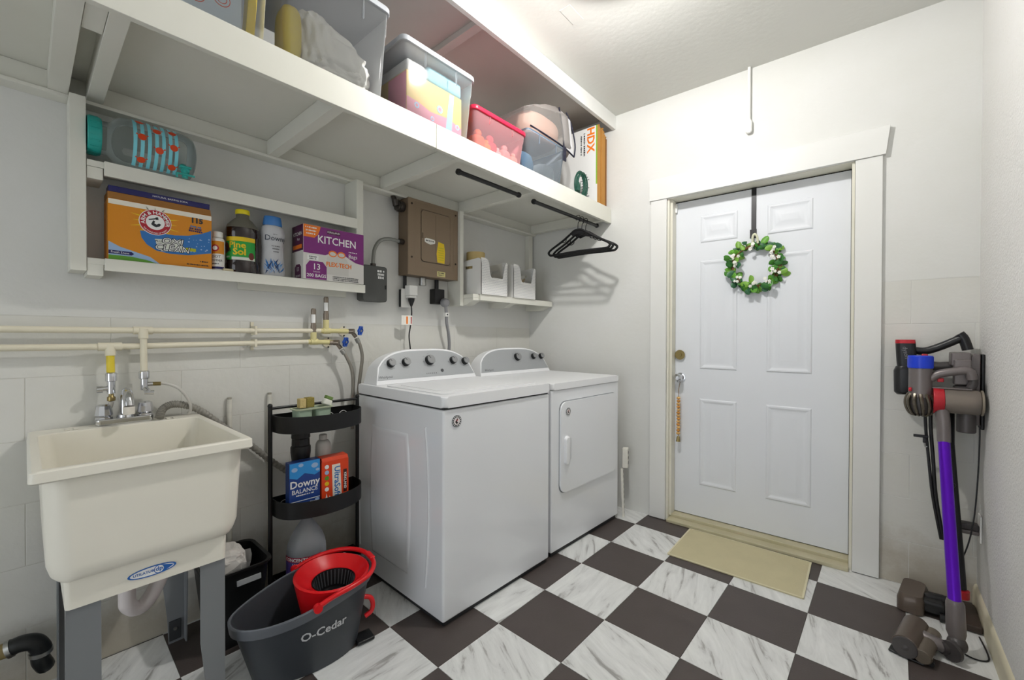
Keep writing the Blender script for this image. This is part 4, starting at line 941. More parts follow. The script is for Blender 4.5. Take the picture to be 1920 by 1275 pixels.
# faucet
FC = thing('faucet', 'chrome two handle faucet on the sink back ledge', 'faucet', (.045,.235,.8425))
P('base', G().prism(rrect(.052,.155,.014,4), 'z', 0, .021, .003), chrome, FC)
for y in (-.055,.055):
    P('handle', G().lathe([(.024,.0215),(.023,.026),(.018,.029),(.0245,.034),(.020,.066),(.012,.071)], 'z', (0,y,0), n=10), chrome, FC, ang=20)
P('spout_collar', G().lathe([(.024,.0212),(.022,.03),(.014,.034)], 'z', (0.004,0,0), n=18), chrome, FC)
P('spout', G().tube([(0.004,0,.03),(.004,.0,.08),(.014,.0,.106),(.040,.0,.114),(.070,.0,.096),(.085,.0,.066)], .0145, 14, 5), chrome, FC)
P('aerator', G().lathe([(.015,-.012),(.016,-.009),(.016,.012),(.013,.014)], 'z', (.087,0,.052), n=18), M('aerator_white', '#e8e2d8', .4), FC)
# ================================================================ washer and dryer
enam = M('white_enamel', '#eef0f3', .16, coat=.3); plas = M('white_appliance_plastic', '#f0f1f3', .3); silv = M('console_silver', '#b2b5b8', .36, .55); gapm = M('gap_dark', '#2a2b2d', .6)
knobm = M('knob_face', '#9b9c9d', .35, .6); knobs = M('knob_side', '#161718', .4)
def console(t, w, y0, y1, zb, zt, x0, depth, knobs_at, brand_y):
    cy, hw_ = (y0+y1)/2, (y1-y0)/2
    def outline(s=0.):
        pts = [(y0+s, zb+s)]
        n = 26
        for i in range(n+1):
            u = -1+2*i/n
            pts.append((cy+(hw_-s)*u, zb+.006+s + (zt-zb-.006-2*s)*(1-abs(u)**3.4)**.52))
        pts.append((y1-s, zb+s)); return pts
    lean = .42
    def fx(z): return x0-(z-zb)*lean
    front = [(fx(z), y, z) for y, z in outline()]; mid = [(fx(z)-.006, y, z) for y, z in outline(-.002)]; back = [(x0-depth, y, max(zb, z-.004)) for y, z in outline(.004)]
    c = P('console', G().loft([back, mid, front]), plas, t, ang=40)
    face = outline(.0085); fz = [(y, max(z, zb+.020)) for y, z in face]
    nx = Vector((1, 0, lean)).normalized()
    f = P('console_face', G().loft([[tuple(Vector((fx(z), y, z))+nx*.0002) for y, z in fz], [tuple(Vector((fx(z), y, z))+nx*.0014) for y, z in fz]], cap0=False), silv, t)
    fr = Fr((x0, 0, zb), (0,1,0), Vector((-lean,0,1)))
    for y, z, r in knobs_at:
        b = (z-zb)/fr.u.z; p = fr.pt(y, b, .0016); n = fr.n
        k = P('knob', G().cyl(tuple(p), tuple(p+n*.020), r, r*.9, n=24), knobs, t)
        P('knob_face', G().cyl(tuple(p+n*.0202), tuple(p+n*.024), r*.88, r*.82, n=24), knobm, k)
        P('pointer', G().cyl(tuple(p+n*.0241+fr.u*r*.2-fr.r*r*.14), tuple(p+n*.0241+fr.u*r*.75-fr.r*r*.5), r*.05, n=6), knobs, k)
        for q in range(7):
            a = R(-150+50*q); decal('dial_mark', fr, rect(y+r*1.45*math.sin(a)-r*.18, y+r*1.45*math.sin(a)+r*.18, b+r*1.35*math.cos(a)-.0006, b+r*1.35*math.cos(a)+.0006), GREYP, f, .0018)
    text('Whirlpool', fr, brand_y, .036, .018, M('print_console', '#4a4b4d', .4), f, .0018, .0)
    return fr, f
WS = thing('washing_machine', 'white top load washing machine with five knobs beside the black rack', 'washer', (.796, 1.074, 0), R(-1.5))
wd_, dp = .684, .685
P('cabinet', G().box(-dp, 0, 0, wd_, .018, .862, .010, 3), enam, WS)
P('plinth', G().box(-dp+.02, -.012, .012, wd_-.012, 0, .0175), gapm, WS)
P('gap_strip', G().box(-dp+.01, -.006, .006, wd_-.006, .8622, .8695), gapm, WS)
P('top_deck', G().prism(rrect(dp+.012, wd_+.004, .022, 5, -dp/2+.002, wd_/2), 'z', .870, .916, .010), plas, WS, ang=40)
lid = P('lid', G().prism(rrect(.452, wd_-.07, .04, 5, -.270, wd_/2), 'z', .9165, .9195, .001), plas, WS, ang=40)
P('lid_inset', G().prism(rrect(.36, wd_-.17, .05, 5, -.285, wd_/2), 'z', .9196, .9212, .0007), plas, lid)
# pressed panels on the left side
sp = [(x, z) for x, z in rrect(.30, .62, .10, 6, -.385, .43)]
def barrel(s):
    pts = []
    for i in range(9): u = -1+2*i/8; pts.append((-.235+.020*(1-u*u)-s, .43+u*(.31-s)))
    for i in range(9): u = 1-2*i/8; pts.append((-.545-.020*(1-u*u)+s, .43+u*(.31-s)))
    return pts
P('side_panel', G().loft([[(x, .0095, z) for x, z in barrel(0)], [(x, -.0020, z) for x, z in barrel(.008)], [(x, -.0042, z) for x, z in barrel(.016)], [(x, -.0036, z) for x, z in barrel(.026)], [(x, -.0006, z) for x, z in barrel(.044)]], cap0=False), enam, WS, ang=60)
for x0, bow in ((-.115, .022), (-.655, -.012)):
    P('side_rib', G().tube([(x0+bow*(1-(2*i/10-1)**2), -.0002, .12+.66*i/10) for i in range(11)], lambda t: .0055, 8, 2), enam, WS)
fr, f = console(WS, wd_, .020, .664, .917, 1.084, -.532, .135, [(.118,1.016,.0225),(.206,1.018,.0225),(.358,1.022,.028),(.520,1.016,.0225),(.606,1.008,.0225)], .075)
for k in range(6): decal('status_light', fr, circ(.0022, 8, .322+.0125*k, .040), knobs, f, .0018)
P('start_button', G().lathe([(.0001,0)], 'z') if False else G().cyl(tuple(fr.pt(.428,.052,.0015)), tuple(fr.pt(.428,.052,.004)), .009, n=16), M('button_grey', '#4c4d4f', .4), WS)
def magnet(parent_loc, label, p, n_axis, r=.024):
    t = thing('round_magnet', label, 'magnet', p, rot=n_axis)
    P('disc', G().lathe([(r,0),(r,.002),(r-.001,.0028)], 'x', n=28), M('magnet_silver', '#c9cacc', .35, .3), t)
    fm = Fr((.0029,0,0),(0,1,0),(0,0,1))
    decal('print', fm, circ(r*.96,28), M('magnet_dark', '#54565a', .4), t, .0002); decal('print', fm, circ(r*.62,24), M('magnet_face', '#e4dcdc', .4), t, .0004)
    for k in range(14):
        a = 2*math.pi*k/14; decal('print', fm, circ(r*.085, 6, r*.80*math.cos(a), r*.80*math.sin(a)), WHITE, t, .0005)
    decal('emblem', fm, [(-r*.35,-r*.1),(r*.1,r*.45),(r*.25,r*.4),(r*.05,-r*.1),(r*.3,-r*.3),(-r*.05,-r*.45)], BLACK, t, .0006); decal('emblem', fm, [(-r*.1,r*.0),(r*.15,r*.35),(r*.18,r*.2),(0,-r*.05)], red, t, .0008)
def loc_of(o, v): return tuple((Matrix.Translation(o.location) @ o.rotation_euler.to_matrix().to_4x4()) @ Vector(v))
magnet(None, 'round silver magnet on the washing machine front upper corner', loc_of(WS, (.0003,.066,.812)), (0,0,R(-1.5)), .025)
DY = thing('clothes_dryer', 'white clothes dryer with front door between washer and door wall', 'dryer', (.806, 1.787, 0), R(-2.4))
wd2 = .690
P('cabinet', G().box(-dp, 0, 0, wd2, .022, .872, .008, 3), enam, DY)
P('plinth', G().box(-dp+.02, -.012, .012, wd2-.012, 0, .0215), gapm, DY)
P('top_deck', G().prism(rrect(dp+.008, wd2+.002, .018, 5, -dp/2+.002, wd2/2), 'z', .8735, .909, .008), plas, DY, ang=40)
P('gap_strip', G().box(-dp+.01, -.004, .004, wd2-.004, .8722, .8733), gapm, DY)
cy_, cz_ = .360, .562
dd_ = P('dryer_door', G().prism(rrect(.586,.486,.045,6,cy_,cz_), 'x', .0012, .012, .004), enam, DY, ang=40)
P('door_gap', G().prism(rrect(.594,.494,.048,6,cy_,cz_), 'x', .0002, .0011), M('gap_grey', '#8d9093', .5), DY)
P('door_pull', G().loft([[(.0122,y,z) for y,z in rrect(.046,.155,.020,5,.118,.545)], [(.024,y,z) for y,z in rrect(.042,.150,.018,5,.114,.545)], [(.030,y,z) for y,z in rrect(.024,.135,.011,5,.107,.545)]], cap0=False), plas, dd_, ang=50)
P('pull_recess_shade', G().prism(rrect(.020,.120,.009,5,.152,.545), 'x', .0121, .0128), M('recess_shade', '#d4d6d9', .4), dd_)  # flat patch beside the pull, a recess's shade put into its colour
for z in (.70,.42): P('hinge', G().box(.0005,.006,.655,.662,z-.035,z+.035,.001), M('hinge_grey', '#b9bbbe', .4), DY)
console(DY, wd2, .006, .676, .910, 1.076, -.545, .12, [(.372,1.014,.027),(.540,1.014,.021),(.622,1.012,.021)], .085)
magnet(None, 'round silver magnet on the dryer door upper corner', loc_of(DY, (.0123,.128,.752)), (0,0,R(-2.4)), .021)

# ================================================================ tall black rack with three trays
RK = thing('corner_rack', 'black metal rack with three curved trays beside the washer', 'rack', (.20, .85, 0))
bm_ = M('rack_black', '#141415', .4)
ha = .192
for s in (-1, 1):
    P('post', G().tube([(0,s*ha,0),(0,s*ha,.862)], .0088, 10, 0), bm_, RK); P('finial', G().ball((0,s*ha,.866), .010, 2), bm_, RK); P('foot', G().cyl((0,s*ha,0),(0,s*ha,.012),.011), bm_, RK)
P('top_rail', G().cyl((0,-ha,.855),(0,ha,.855),.006), bm_, RK)
def dloop(a, b, n=24, back=-.024): return [(back,-a)] + [(b*math.sin(math.pi*i/n)**.72, -a*math.cos(math.pi*i/n)) for i in range(1, n)] + [(back,a)]
def tray(z, h=.068, b=.155):
    a = ha-.009
    o, i = dloop(a, b), dloop(a-.003, b-.003, back=-.021)
    P('tray', G().loft([zring(i,z+.003), zring(i,z+h), zring(o,z+h), zring(o,z)]), bm_, RK, ang=50)
    for k in range(5):
        y = -.13+.065*k; P('scroll', G().tube([(-.018,y+.024*math.cos(t_),z+.012+.034*math.sin(t_)) for t_ in [math.pi*j/8 for j in range(9)]], .0018, 6, 2), M('wire_white', '#cfcfcd', .4), RK)
for z in (.758, .412, .085): tray(z)
SD = thing('soap_caddy', 'pale green soap caddy on the top tray of the black rack', 'caddy', (.262, .800, .7613))
mint = M('mint_plastic', '#a9bda6', .45); 
for s in (-1, 1): P('cup', G().loft([zring(rrect(.055,.058,.012,4,0,s*.040),.0), zring(rrect(.062,.066,.014,4,0,s*.040),.085), zring(rrect(.056,.060,.012,4,0,s*.040),.085), zring(rrect(.050,.052,.01,4,0,s*.040),.006)]), mint, SD)
P('rim', G().loft([zring(rrect(.075,.158,.016),.0855), zring(rrect(.078,.162,.016),.091), zring(rrect(.060,.146,.014),.091), zring(rrect(.060,.146,.014),.0855)], closed=True), M('mint_rim', '#c9d2b4', .45), SD)
sp1 = thing('sponge', 'tan and olive sponge block in the soap caddy', 'sponge', (.262,.775,.852)); P('soft_side', G().box(-.016,.016,-.030,-.004,0,.040,.003), M('sponge_tan', '#c7b27a', .9, bump=.5, bscale=200), sp1); P('scrub_side', G().box(-.016,.016,-.0035,.030,0,.042,.003), M('sponge_olive', '#8a7d3f', .95, bump=.6, bscale=250), sp1)
sp2 = thing('scrub_brush', 'small white and green scrub brush in the soap caddy', 'brush', (.262,.862,.852)); P('head', G().box(-.014,.014,-.022,.016,0,.026,.006).xf(Matrix.Rotation(R(-25),4,'X')), M('brush_white', '#e6e6dc', .5), sp2); P('bristles', G().box(-.012,.012,-.018,.012,.0265,.040,.002).xf(Matrix.Rotation(R(-25),4,'X')), M('brush_green', '#6f8a4a', .8), sp2)
# boxes on the middle tray
D2 = thing('dryer_sheet_box', 'dark blue dryer sheet box on the middle tray', 'box', (.264, .764, .4155), R(-3))
b2 = P('carton', G().box(-.018,.026,-.064,.058,0,.218,.001,1), M('carton_navy', '#1f3f86', .4), D2); fd = Fr((.0262,-.064,0),(0,1,0),(0,0,1))
decal('print', fd, [(.001,.217),(.121,.217),(.121,.165),(.10,.155),(.06,.17),(.03,.15),(.001,.16)], M('print_azure', '#2f8fd6', .4), b2)
for a,b_,q in ((.02,.19,.012),(.045,.205,.010),(.10,.195,.014),(.112,.175,.008),(.012,.03,.010),(.11,.05,.009)): decal('petal_print', fd, circ(q,12,a,b_,1,.75), pale, b2, .0006)
text('Downy', fd, .061, .128, .041, WHITE, b2, .0008, .02, sx=.98); text('BALANCE', fd, .061, .098, .025, WHITE, b2, .0008, .01, sx=.95); marks(fd, .061, .082, .07, .006, WHITE, b2, .0008)
decal('print', fd, rect(.0,.121,.058,.0605), WHITE, b2, .0006); text('3X', fd, .032, .040, .026, WHITE, b2, .0008, .02); marks(fd, .085, .044, .05, .010, WHITE, b2, .0008); marks(fd, .085, .028, .05, .008, WHITE, b2, .0008)
O2 = thing('dryer_sheet_box', 'orange and white dryer sheet box on the middle tray', 'box', (.268, .886, .4155), R(-3))
b3 = P('carton', G().box(-.022,.030,-.058,.060,0,.198,.001,1), M('carton_flame', '#e2461c', .4), O2); fo = Fr((.0302,-.058,0),(0,1,0),(0,0,1))
P('flap', G().prism([(-.022,.1985),(.030,.1985),(.024,.212),(-.022,.214)], 'y', -.056, .058), MATS['carton_flame'], O2)
decal('print', fo, [(.048,.018),(.088,.018),(.080,.180),(.044,.180)], M('print_cream', '#efe9da', .5), b3); decal('print', fo, rect(.094,.110,.05,.15), M('print_dark', '#3a1512', .5), b3)
text('UltraSoft', fo, .066, .105, .036, sky, b3, .0008, .02, rot=R(-90)); text('KIRKLAND', fo, .102, .10, .015, WHITE, b3, .0008, .02, rot=R(-90))
for k,mm in enumerate((WHITE, pale, green, yel, WHITE)): decal('print', fo, circ(.009,14,.022,.175-.024*k), mm, b3, .0007)
decal('print', fo, [(.006,.002),(.046,.002),(.042,.03),(.034,.05),(.028,.03),(.020,.062),(.014,.03)], WHITE, b3, .0007)
KB2 = thing('black_bottle', 'black softener bottle with ridged cap behind the blue box', 'bottle', (.262,.752,.4155)) if False else thing('black_bottle', 'black softener bottle with ridged cap behind the blue box', 'bottle', (.204,.778,.4155))
P('bottle', G().lathe([(.032,0),(.0345,.004),(.0345,.20),(.040,.24),(.040,.262),(.036,.268)], 'z', n=24), M('bottle_black', '#161618', .35), KB2); P('cap', G().lathe([(.035,.2685),(.036,.272),(.035,.298),(.038,.302),(.036,.328),(.030,.334),(.022,.328)], 'z', n=12), M('bottle_black'), KB2, ang=20)
WB = thing('white_bottle', 'round white bottle with small neck behind the orange box', 'bottle', (.210,.872,.4155)); P('bottle', G().lathe([(.031,0),(.033,.004),(.033,.235),(.031,.258),(.024,.272),(.015,.276)], 'z', n=24), M('bottle_white', '#cfccc6', .4), WB); P('cap', G().lathe([(.0155,.2765),(.0165,.278),(.0165,.298),(.012,.301)], 'z', n=16), MATS['bottle_white'], WB)
JG = thing('vinegar_jug', 'clear gallon jug with red and purple label on the lowest tray', 'jug', (.268,.775,.0885))
jw = clear('jug_plastic', '#cdd0d4', .30, .25); liq = clear('jug_liquid', '#c3ccd8', .30, .3)
def jr(r, z, n=28): return [(r*.92*math.cos(2*math.pi*i/n), r*math.sin(2*math.pi*i/n), z) for i in range(n)]
ja = P('jug', G().loft([jr(.070,0), jr(.076,.005), jr(.077,.03), jr(.0765,.175), jr(.073,.20), jr(.060,.235), jr(.040,.268), jr(.024,.290), jr(.0205,.298), jr(.0205,.312)]), jw, JG); P('liquid', G().loft([jr(.068,.004), jr(.0745,.03), jr(.0745,.172), jr(.071,.196), jr(.068,.206)]), liq, JG); P('cap', G().lathe([(.0215,.3125),(.0225,.314),(.0225,.328),(.020,.330)], 'z', n=20), WHITE, JG)
fjg = ewarp(.0712,.0772, R(-42)); crim = M('print_crimson', '#9b1f3a', .45); viol = M('print_violet', '#4a3a7c', .45)
decal('label', fjg, rect(-.085,.085,.035,.168), viol, ja); decal('label', fjg, rect(-.085,.085,.148,.168), crim, ja, .0007); decal('label', fjg, rect(-.085,.085,.036,.05), crim, ja, .0007)
text('CONCENTRATE', fjg, 0, .157, .0185, WHITE, ja, .0010, .02); text('HARRIS', fjg, -.002, .138, .016, WHITE, ja, .0008, .02)

# ================================================================ mop bucket
BK = thing('mop_bucket', 'dark grey oval mop bucket with red wringer in front of the rack', 'bucket', (.532, .658, 0), R(-9))
bg = M('bucket_grey', '#3c4045', .42); rd = M('bucket_red', '#d9141c', .3, coat=.2)
def egg(sx, sl, yo=0., n=44):     # round at +y, narrower at -y
    out = []
    for i in range(n):
        a = 2*math.pi*i/n; x, y = math.cos(a), math.sin(a)
        k = 1-.22*max(0,-y)**1.4
        out.append((sx*math.copysign(abs(x)**.85, x)*k, sl*math.copysign(abs(y)**.9, y)+yo))
    return out
def rimz(y): t = max(0, min(1, (y+.235)/.40)); return .214 + .054*(t*t*(3-2*t))
BW, BL0, TW, TL0 = .100, .172, .142, .226
B0, Bt = egg(BW,BL0,.006), egg(TW,TL0)
def shell(kx, ky, zmin): 
    out = []
    for k in range(7):
        t = k/6; lp = [(a[0]*(1-t)+b[0]*t, a[1]*(1-t)+b[1]*t) for a, b in zip(B0, Bt)]; out.append([(x*kx, y*ky, max(zmin, .002+(rimz(y)-.002)*t)) for x, y in lp])
    return out
P('pail', G().loft(shell(1,1,.002)+shell(.975,.985,.008)[::-1]), bg, BK, ang=45)
P('rim', G().loft([[(x,y,rimz(y)-.030) for x,y in egg(TW+.004,TL0+.004)], [(x,y,rimz(y)) for x,y in egg(TW+.008,TL0+.008)], [(x,y,rimz(y)+.004) for x,y in egg(TW+.004,TL0+.004)], [(x,y,rimz(y)+.002) for x,y in egg(TW-.001,TL0-.001)], [(x,y,rimz(y)-.02) for x,y in egg(TW-.003,TL0-.003)]], closed=True), M('bucket_rim_grey', '#62666c', .4), BK, ang=50)
wy = .092
def wl_(rx, ry, z, n=36, dy=0.): return [(rx*math.cos(2*math.pi*i/n), wy+dy+ry*math.sin(2*math.pi*i/n), z) for i in range(n)]
P('wringer_cup', G().loft([wl_(.098,.098,.14,dy=-.004), wl_(.122,.120,.245,dy=-.004), wl_(.138,.128,.264), wl_(.140,.130,.274), wl_(.133,.123,.278), wl_(.112,.104,.262,dy=.004), wl_(.090,.083,.244,dy=.006), wl_(.082,.076,.242,dy=.006), wl_(.078,.072,.17,dy=.006)]), rd, BK, ang=45)
P('wringer_basket', G().loft([wl_(.0815,.0755,.2435,dy=.006), wl_(.0785,.0725,.2445,dy=.006), wl_(.064,.058,.182,dy=.006), wl_(.002,.002,.178,dy=.006)], cap0=False), M('basket_black', '#101113', .4), BK)
for k in range(32):
    a = 2*math.pi*k/32; c_, s_ = math.cos(a), math.sin(a)
    P('basket_rib', G().cyl((.0775*c_, wy+.006+.0715*s_, .240), (.0655*c_, wy+.006+.0595*s_, .190), .0026, n=5), M('basket_rib_grey', '#4a4d50', .45), BK)
P('bail', G().tube([(.152,.0,.252),(.152,.05,.268),(.148,.12,.278),(.122,.185,.282),(.065,.226,.284),(0,.236,.284),(-.065,.226,.284),(-.122,.185,.282),(-.148,.12,.278),(-.152,.05,.268),(-.152,.0,.252)], lambda t: .0088, 8, 5), rd, BK)
for s in (-1,1): P('bail_pivot', G().cyl((s*.146,.0,.250),(s*.162,.0,.250),.014,n=16), rd, BK)
P('bail_grip', G().box(-.03,.03,.226,.246,.285,.293,.003), rd, BK)
P('pedal', G().tube([(.045,.180,.165),(.052,.214,.155),(.054,.226,.130),(.052,.222,.100),(.046,.200,.085)], .009, 8, 4), rd, BK); P('pedal_base', G().box(.02,.08,.160,.225,.004,.016,.004), M('basket_black'), BK)
# lettering on the near side
def side_pt(a, b, c):
    y = a; t = b/ rimz(y); 
    best = None
    import math as m_
    def xat(y, t):
        sl = BL0*(1-t)+TL0*t; yo = .006*(1-t); sx = BW*(1-t)+TW*t; u = max(-.999, min(.999, (y-yo)/sl)); u = math.copysign(abs(u)**(1/.9), u); k = 1-.22*max(0,-u)**1.4
        return sx*m_.sqrt(1-u*u)**.85*k
    return Vector((xat(y, t)+c+.001, y, b))
fbk2 = Fr((0,0,0),(0,1,0),(0,0,1), side_pt); text('O-Cedar', fbk2, .030, .150, .0415, M('print_silver', '#d4d6d8', .4), BK, .0012, .02)

# ================================================================ black waste bin
TB = thing('waste_bin', 'black waste bin with crumpled paper beside the sink leg', 'bin', (.195, .520, 0)); bb_ = M('bin_black', '#131415', .35)
P('bin', G().loft([zring(rrect(.18,.15,.03),.001), zring(rrect(.245,.205,.04),.286), zring(rrect(.262,.222,.045),.288), zring(rrect(.262,.222,.045),.296), zring(rrect(.238,.198,.038),.294), zring(rrect(.175,.145,.03),.008)]), bb_, TB)
P('brand_plate', G().box(-.035,.045,-.004,.004,-.010,.010,.002).xf(Matrix.Translation((.1215,.02,.245)) @ Matrix.Rotation(R(-12),4,'Y') @ Matrix.Rotation(R(90),4,'Z')), M('plate_grey', '#8f9294', .4), TB)
PA = thing('paper_wad', 'crumpled white paper towel in the black waste bin', 'paper', (.185,.505,.20)); P('paper', crumple((0,0,.075), (.07,.055,.06), 77, .35, 4), M('paper_white', '#d6d2cc', .8), PA, ang=12)
P('liner', G().loft([[(.085*math.cos(a)+.0, .075*math.sin(a), .03) for a in [2*math.pi*i/20 for i in range(20)]], [(.10*math.cos(a), .085*math.sin(a), .09+.012*math.sin(5*a)) for a in [2*math.pi*i/20 for i in range(20)]]], cap0=False, cap1=False), clear('liner_film', '#d8d8d8', .25, .2), PA)

# ================================================================ at the door
DT = dict()
def DWT(name, label, cat, u, d, z): 
    t = thing(name, label, cat, loc_dw(u, d, z), DWA); return t
def loc_dw(u, d, z): return tuple(Matrix.Translation(DWO) @ Matrix.Rotation(DWA,4,'Z') @ Vector((u,d,z)))
ST = DWT('wreath_hanger', 'black metal over door strap holding the wreath', 'hanger', 1.540, .0895, 1.725)
P('strap', G().box(-.0125,.0125,-.003,-.001,.0,.288,.0005), M('strap_black', '#1a1a1c', .4), ST); P('over_hook', G().box(-.0125,.0125,-.003,.030,.2885,.2905), MATS['strap_black'], ST)
P('hook', G().box(-.019,.015,-.006,-.0032,.0,.050,.002).tube([(-.002,-.006,.03),(-.002,-.014,.006),(-.002,-.024,.002),(-.002,-.030,.014)], .005, 8, 4), MATS['strap_black'], ST)
WR = DWT('wreath', 'green leaf wreath with white flowers on the white door', 'wreath', 1.553, .060, 1.560)
g = G()
for k in range(3): g.tube([((.118+.008*math.sin(a*3+k*2))*math.cos(a), .004*math.sin(a*5+k*2), (.118+.008*math.cos(a*4+k))*math.sin(a)) for a in [2*math.pi*i/24 for i in range(24)]], .0035, 6, 2, closed=True)
P('vine_ring', g, M('vine_brown', '#6b4b2c', .8), WR)
leafm = [M('leaf_%d' % k, c, .45) for k, c in enumerate(('#3f7d26', '#2f6a2a', '#5d9a2e', '#2c5f3d', '#74a33a'))]
def leaf_mesh(m):
    n = 8; o = []; g = G()
    pts = [(0,0,0)] + [(.9*math.sin(math.pi*i/n)*.42, .16*math.sin(math.pi*i/n), .5-.5*math.cos(math.pi*i/n)) for i in range(1,n)] + [(0,-.08,1)] + [(-.9*math.sin(math.pi*i/n)*.42, .16*math.sin(math.pi*i/n), .5-.5*math.cos(math.pi*i/n)) for i in range(n-1,0,-1)]
    mid = [(0,-.02-.03*math.sin(math.pi*i/n),.5-.5*math.cos(math.pi*i/n)) for i in range(n+1)]
    vs = pts + mid[1:n]; f = []
    M0 = len(pts)
    for i in range(n):
        a, b = i, i+1
        ma = 0 if i == 0 else M0+i-1; mb = n if i == n-1 else M0+i
        if i == 0: f += [(0,1,mb)]; f += [(0,mb,len(pts)-1)]
        elif i == n-1: f += [(i,n,ma)]; f += [(n,n+1,ma)]
        else: f += [(i,i+1,mb,ma)]; f += [(ma,mb,len(pts)-1-i,len(pts)-i)]
    return mesh_of(g.quads(vs, f), m, ang=180)
lms = [leaf_mesh(m) for m in leafm]
for q in lms: q.name = 'leaf'
rn = random.Random(11)
def put(me, name, parent, loc, rot, sc):
    o = bpy.data.objects.new(name, me); COL.objects.link(o); o.parent = parent; o.location = loc; o.rotation_euler = rot; o.scale = (sc,)*3
for k in range(150):
    a = 2*math.pi*k/150 + rn.uniform(-.06,.06); rad = .118 + rn.uniform(-.022,.026)
    if 1.75 < a < 1.95: continue
    clump = .5+.5*math.sin(a*9)
    if rn.random() > .55+.45*clump: continue
    sc = rn.uniform(.032,.052); d = Vector((math.cos(a), 0, math.sin(a)))
    p = d*rad + Vector((0, rn.uniform(-.028,.008), 0))
    spin = -a + math.pi/2 + rn.uniform(-1.5,1.5) + (0 if rn.random() < .7 else math.pi)
    put(lms[rn.randrange(5)], 'leaf', WR, p, (R(rn.uniform(-75,25)), spin, R(rn.uniform(-35,35))), sc)
def flower_mesh():
    g = G(); 
    for k in range(5):
        a = 2*math.pi*k/5; g.ball((.55*math.cos(a), -.1, .55*math.sin(a)), .42, 1, (1,.35,1))
    g.ball((0,-.25,0), .22, 1); return mesh_of(g, M('petal_white', '#f3f3ea', .5))
fm_ = flower_mesh(); fm_.name = 'flower'
for a0 in (R(148), R(172), R(222), R(268), R(308), R(335), R(38), R(20), R(95)):
    for q in range(4):
        a = a0 + rn.uniform(-.13,.13); rad = .112 + rn.uniform(-.02,.022)
        put(fm_, 'flower', WR, (rad*math.cos(a), -.030+rn.uniform(-.008,.006), rad*math.sin(a)), (R(rn.uniform(-30,30)), rn.uniform(0,6), R(rn.uniform(-30,30))), rn.uniform(.008,.012))
P('ribbon_loop', G().tube([(-.012,-.012,.125),(-.010,-.022,.160),(.0,-.026,.176),(.012,-.022,.160),(.014,-.012,.125)], .006, 8, 4), M('ribbon_cream', '#dfe0c4', .6), WR)
BD = DWT('bead_string', 'string of amber beads hanging from the door knob', 'beads', 1.134, .052, .880)
P('cord', G().tube([(-.010,0,-.010),(-.013,-.004,.016),(-.006,-.004,.034),(.006,-.004,.034),(.013,-.004,.016),(.010,0,-.010),(.002,0,-.05),(.001,0,-.10),(.0,.0,-.365)], .0018, 6, 3), M('cord_brown', '#7a5a2c', .8), BD)
bmesh_ = mesh_of(G().ball((0,0,0), .0118, 2, (1,1,.78)), M('bead_amber', '#c98b3a', .4)); bmesh_.name = 'bead'; bmesh2 = mesh_of(G().ball((0,0,0), .0118, 2, (1,1,.78)), M('bead_tan', '#d9aa63', .4)); bmesh2.name = 'bead'
for k in range(13): put(bmesh_ if k % 2 else bmesh2, 'bead', BD, (.001*math.sin(k*2), 0, -.112-.0185*k), (0,0,0), 1)
P('end_bell', G().lathe([(.004,-.352),(.009,-.358),(.012,-.378),(.013,-.386)], 'z', n=14), brass, BD)
CP = DWT('pull_cord', 'white cord with oval pull hanging from the ceiling above the door', 'cord', 1.530, -.020, 2.290)
P('cord', G().cyl((0,0,.075),(0,0,.364),.008), M('cord_white', '#eeeeea', .5), CP); P('pull', G().loft([zring(rrect(.018,.014,.006),.0), zring(rrect(.033,.022,.010),.008), zring(rrect(.033,.022,.010),.060), zring(rrect(.014,.012,.005),.078)]), MATS['cord_white'], CP)
MT = thing('door_mat', 'beige flat doormat in front of the white door', 'mat', (1.54, 2.425, .0005), R(1.3))
P('mat', G().prism(rrect(.598,.388,.008,3), 'z', 0, .005, .0015), M('mat_beige', '#cdc49f', .95, bump=.5, bscale=350, var=.05, vscale=8), MT)
bnd = M('mat_binding', '#ded7b8', .8)
for s in (-1,1): P('binding', G().box(s*.2955-.0045,s*.2955+.0045,-.192,.192,.0052,.0066,.0006), bnd, MT); P('binding', G().box(-.29,.29,s*.1895-.0035,s*.1895+.0035,.0052,.0066,.0006), bnd, MT)
SS = thing('slotted_standard', 'white slotted metal upright leaning by the dryer', 'shelf standard', (.858, 2.520, 0), rot=(R(-4), R(-2.5), R(20))); wm = M('standard_white', '#e3e0d6', .5, var=.06, vscale=30)
P('channel', G().box(-.002,.002,-.012,.012,0,.305,.0005).box(-.012,-.002,-.012,-.010,0,.305).box(-.012,-.002,.010,.012,0,.305), wm, SS); 
for k in range(9): P('slot', G().box(.0021,.0026,-.004,.004,.02+.032*k,.036+.032*k), M('slot_dark', '#4a4842', .7), SS)
PSn = thing('power_strip', 'white power strip with black sockets on end behind the dryer corner', 'power strip', (.850, 2.548, .3095), R(20))
P('case', G().box(-.018,.018,-.026,.026,0,.125,.004), wm, PSn)
for k in range(3): P('socket', G().lathe([(.010,0),(.010,.0012)], 'x', (.0181,-.006,.032+.033*k), n=14), BLACK, PSn)

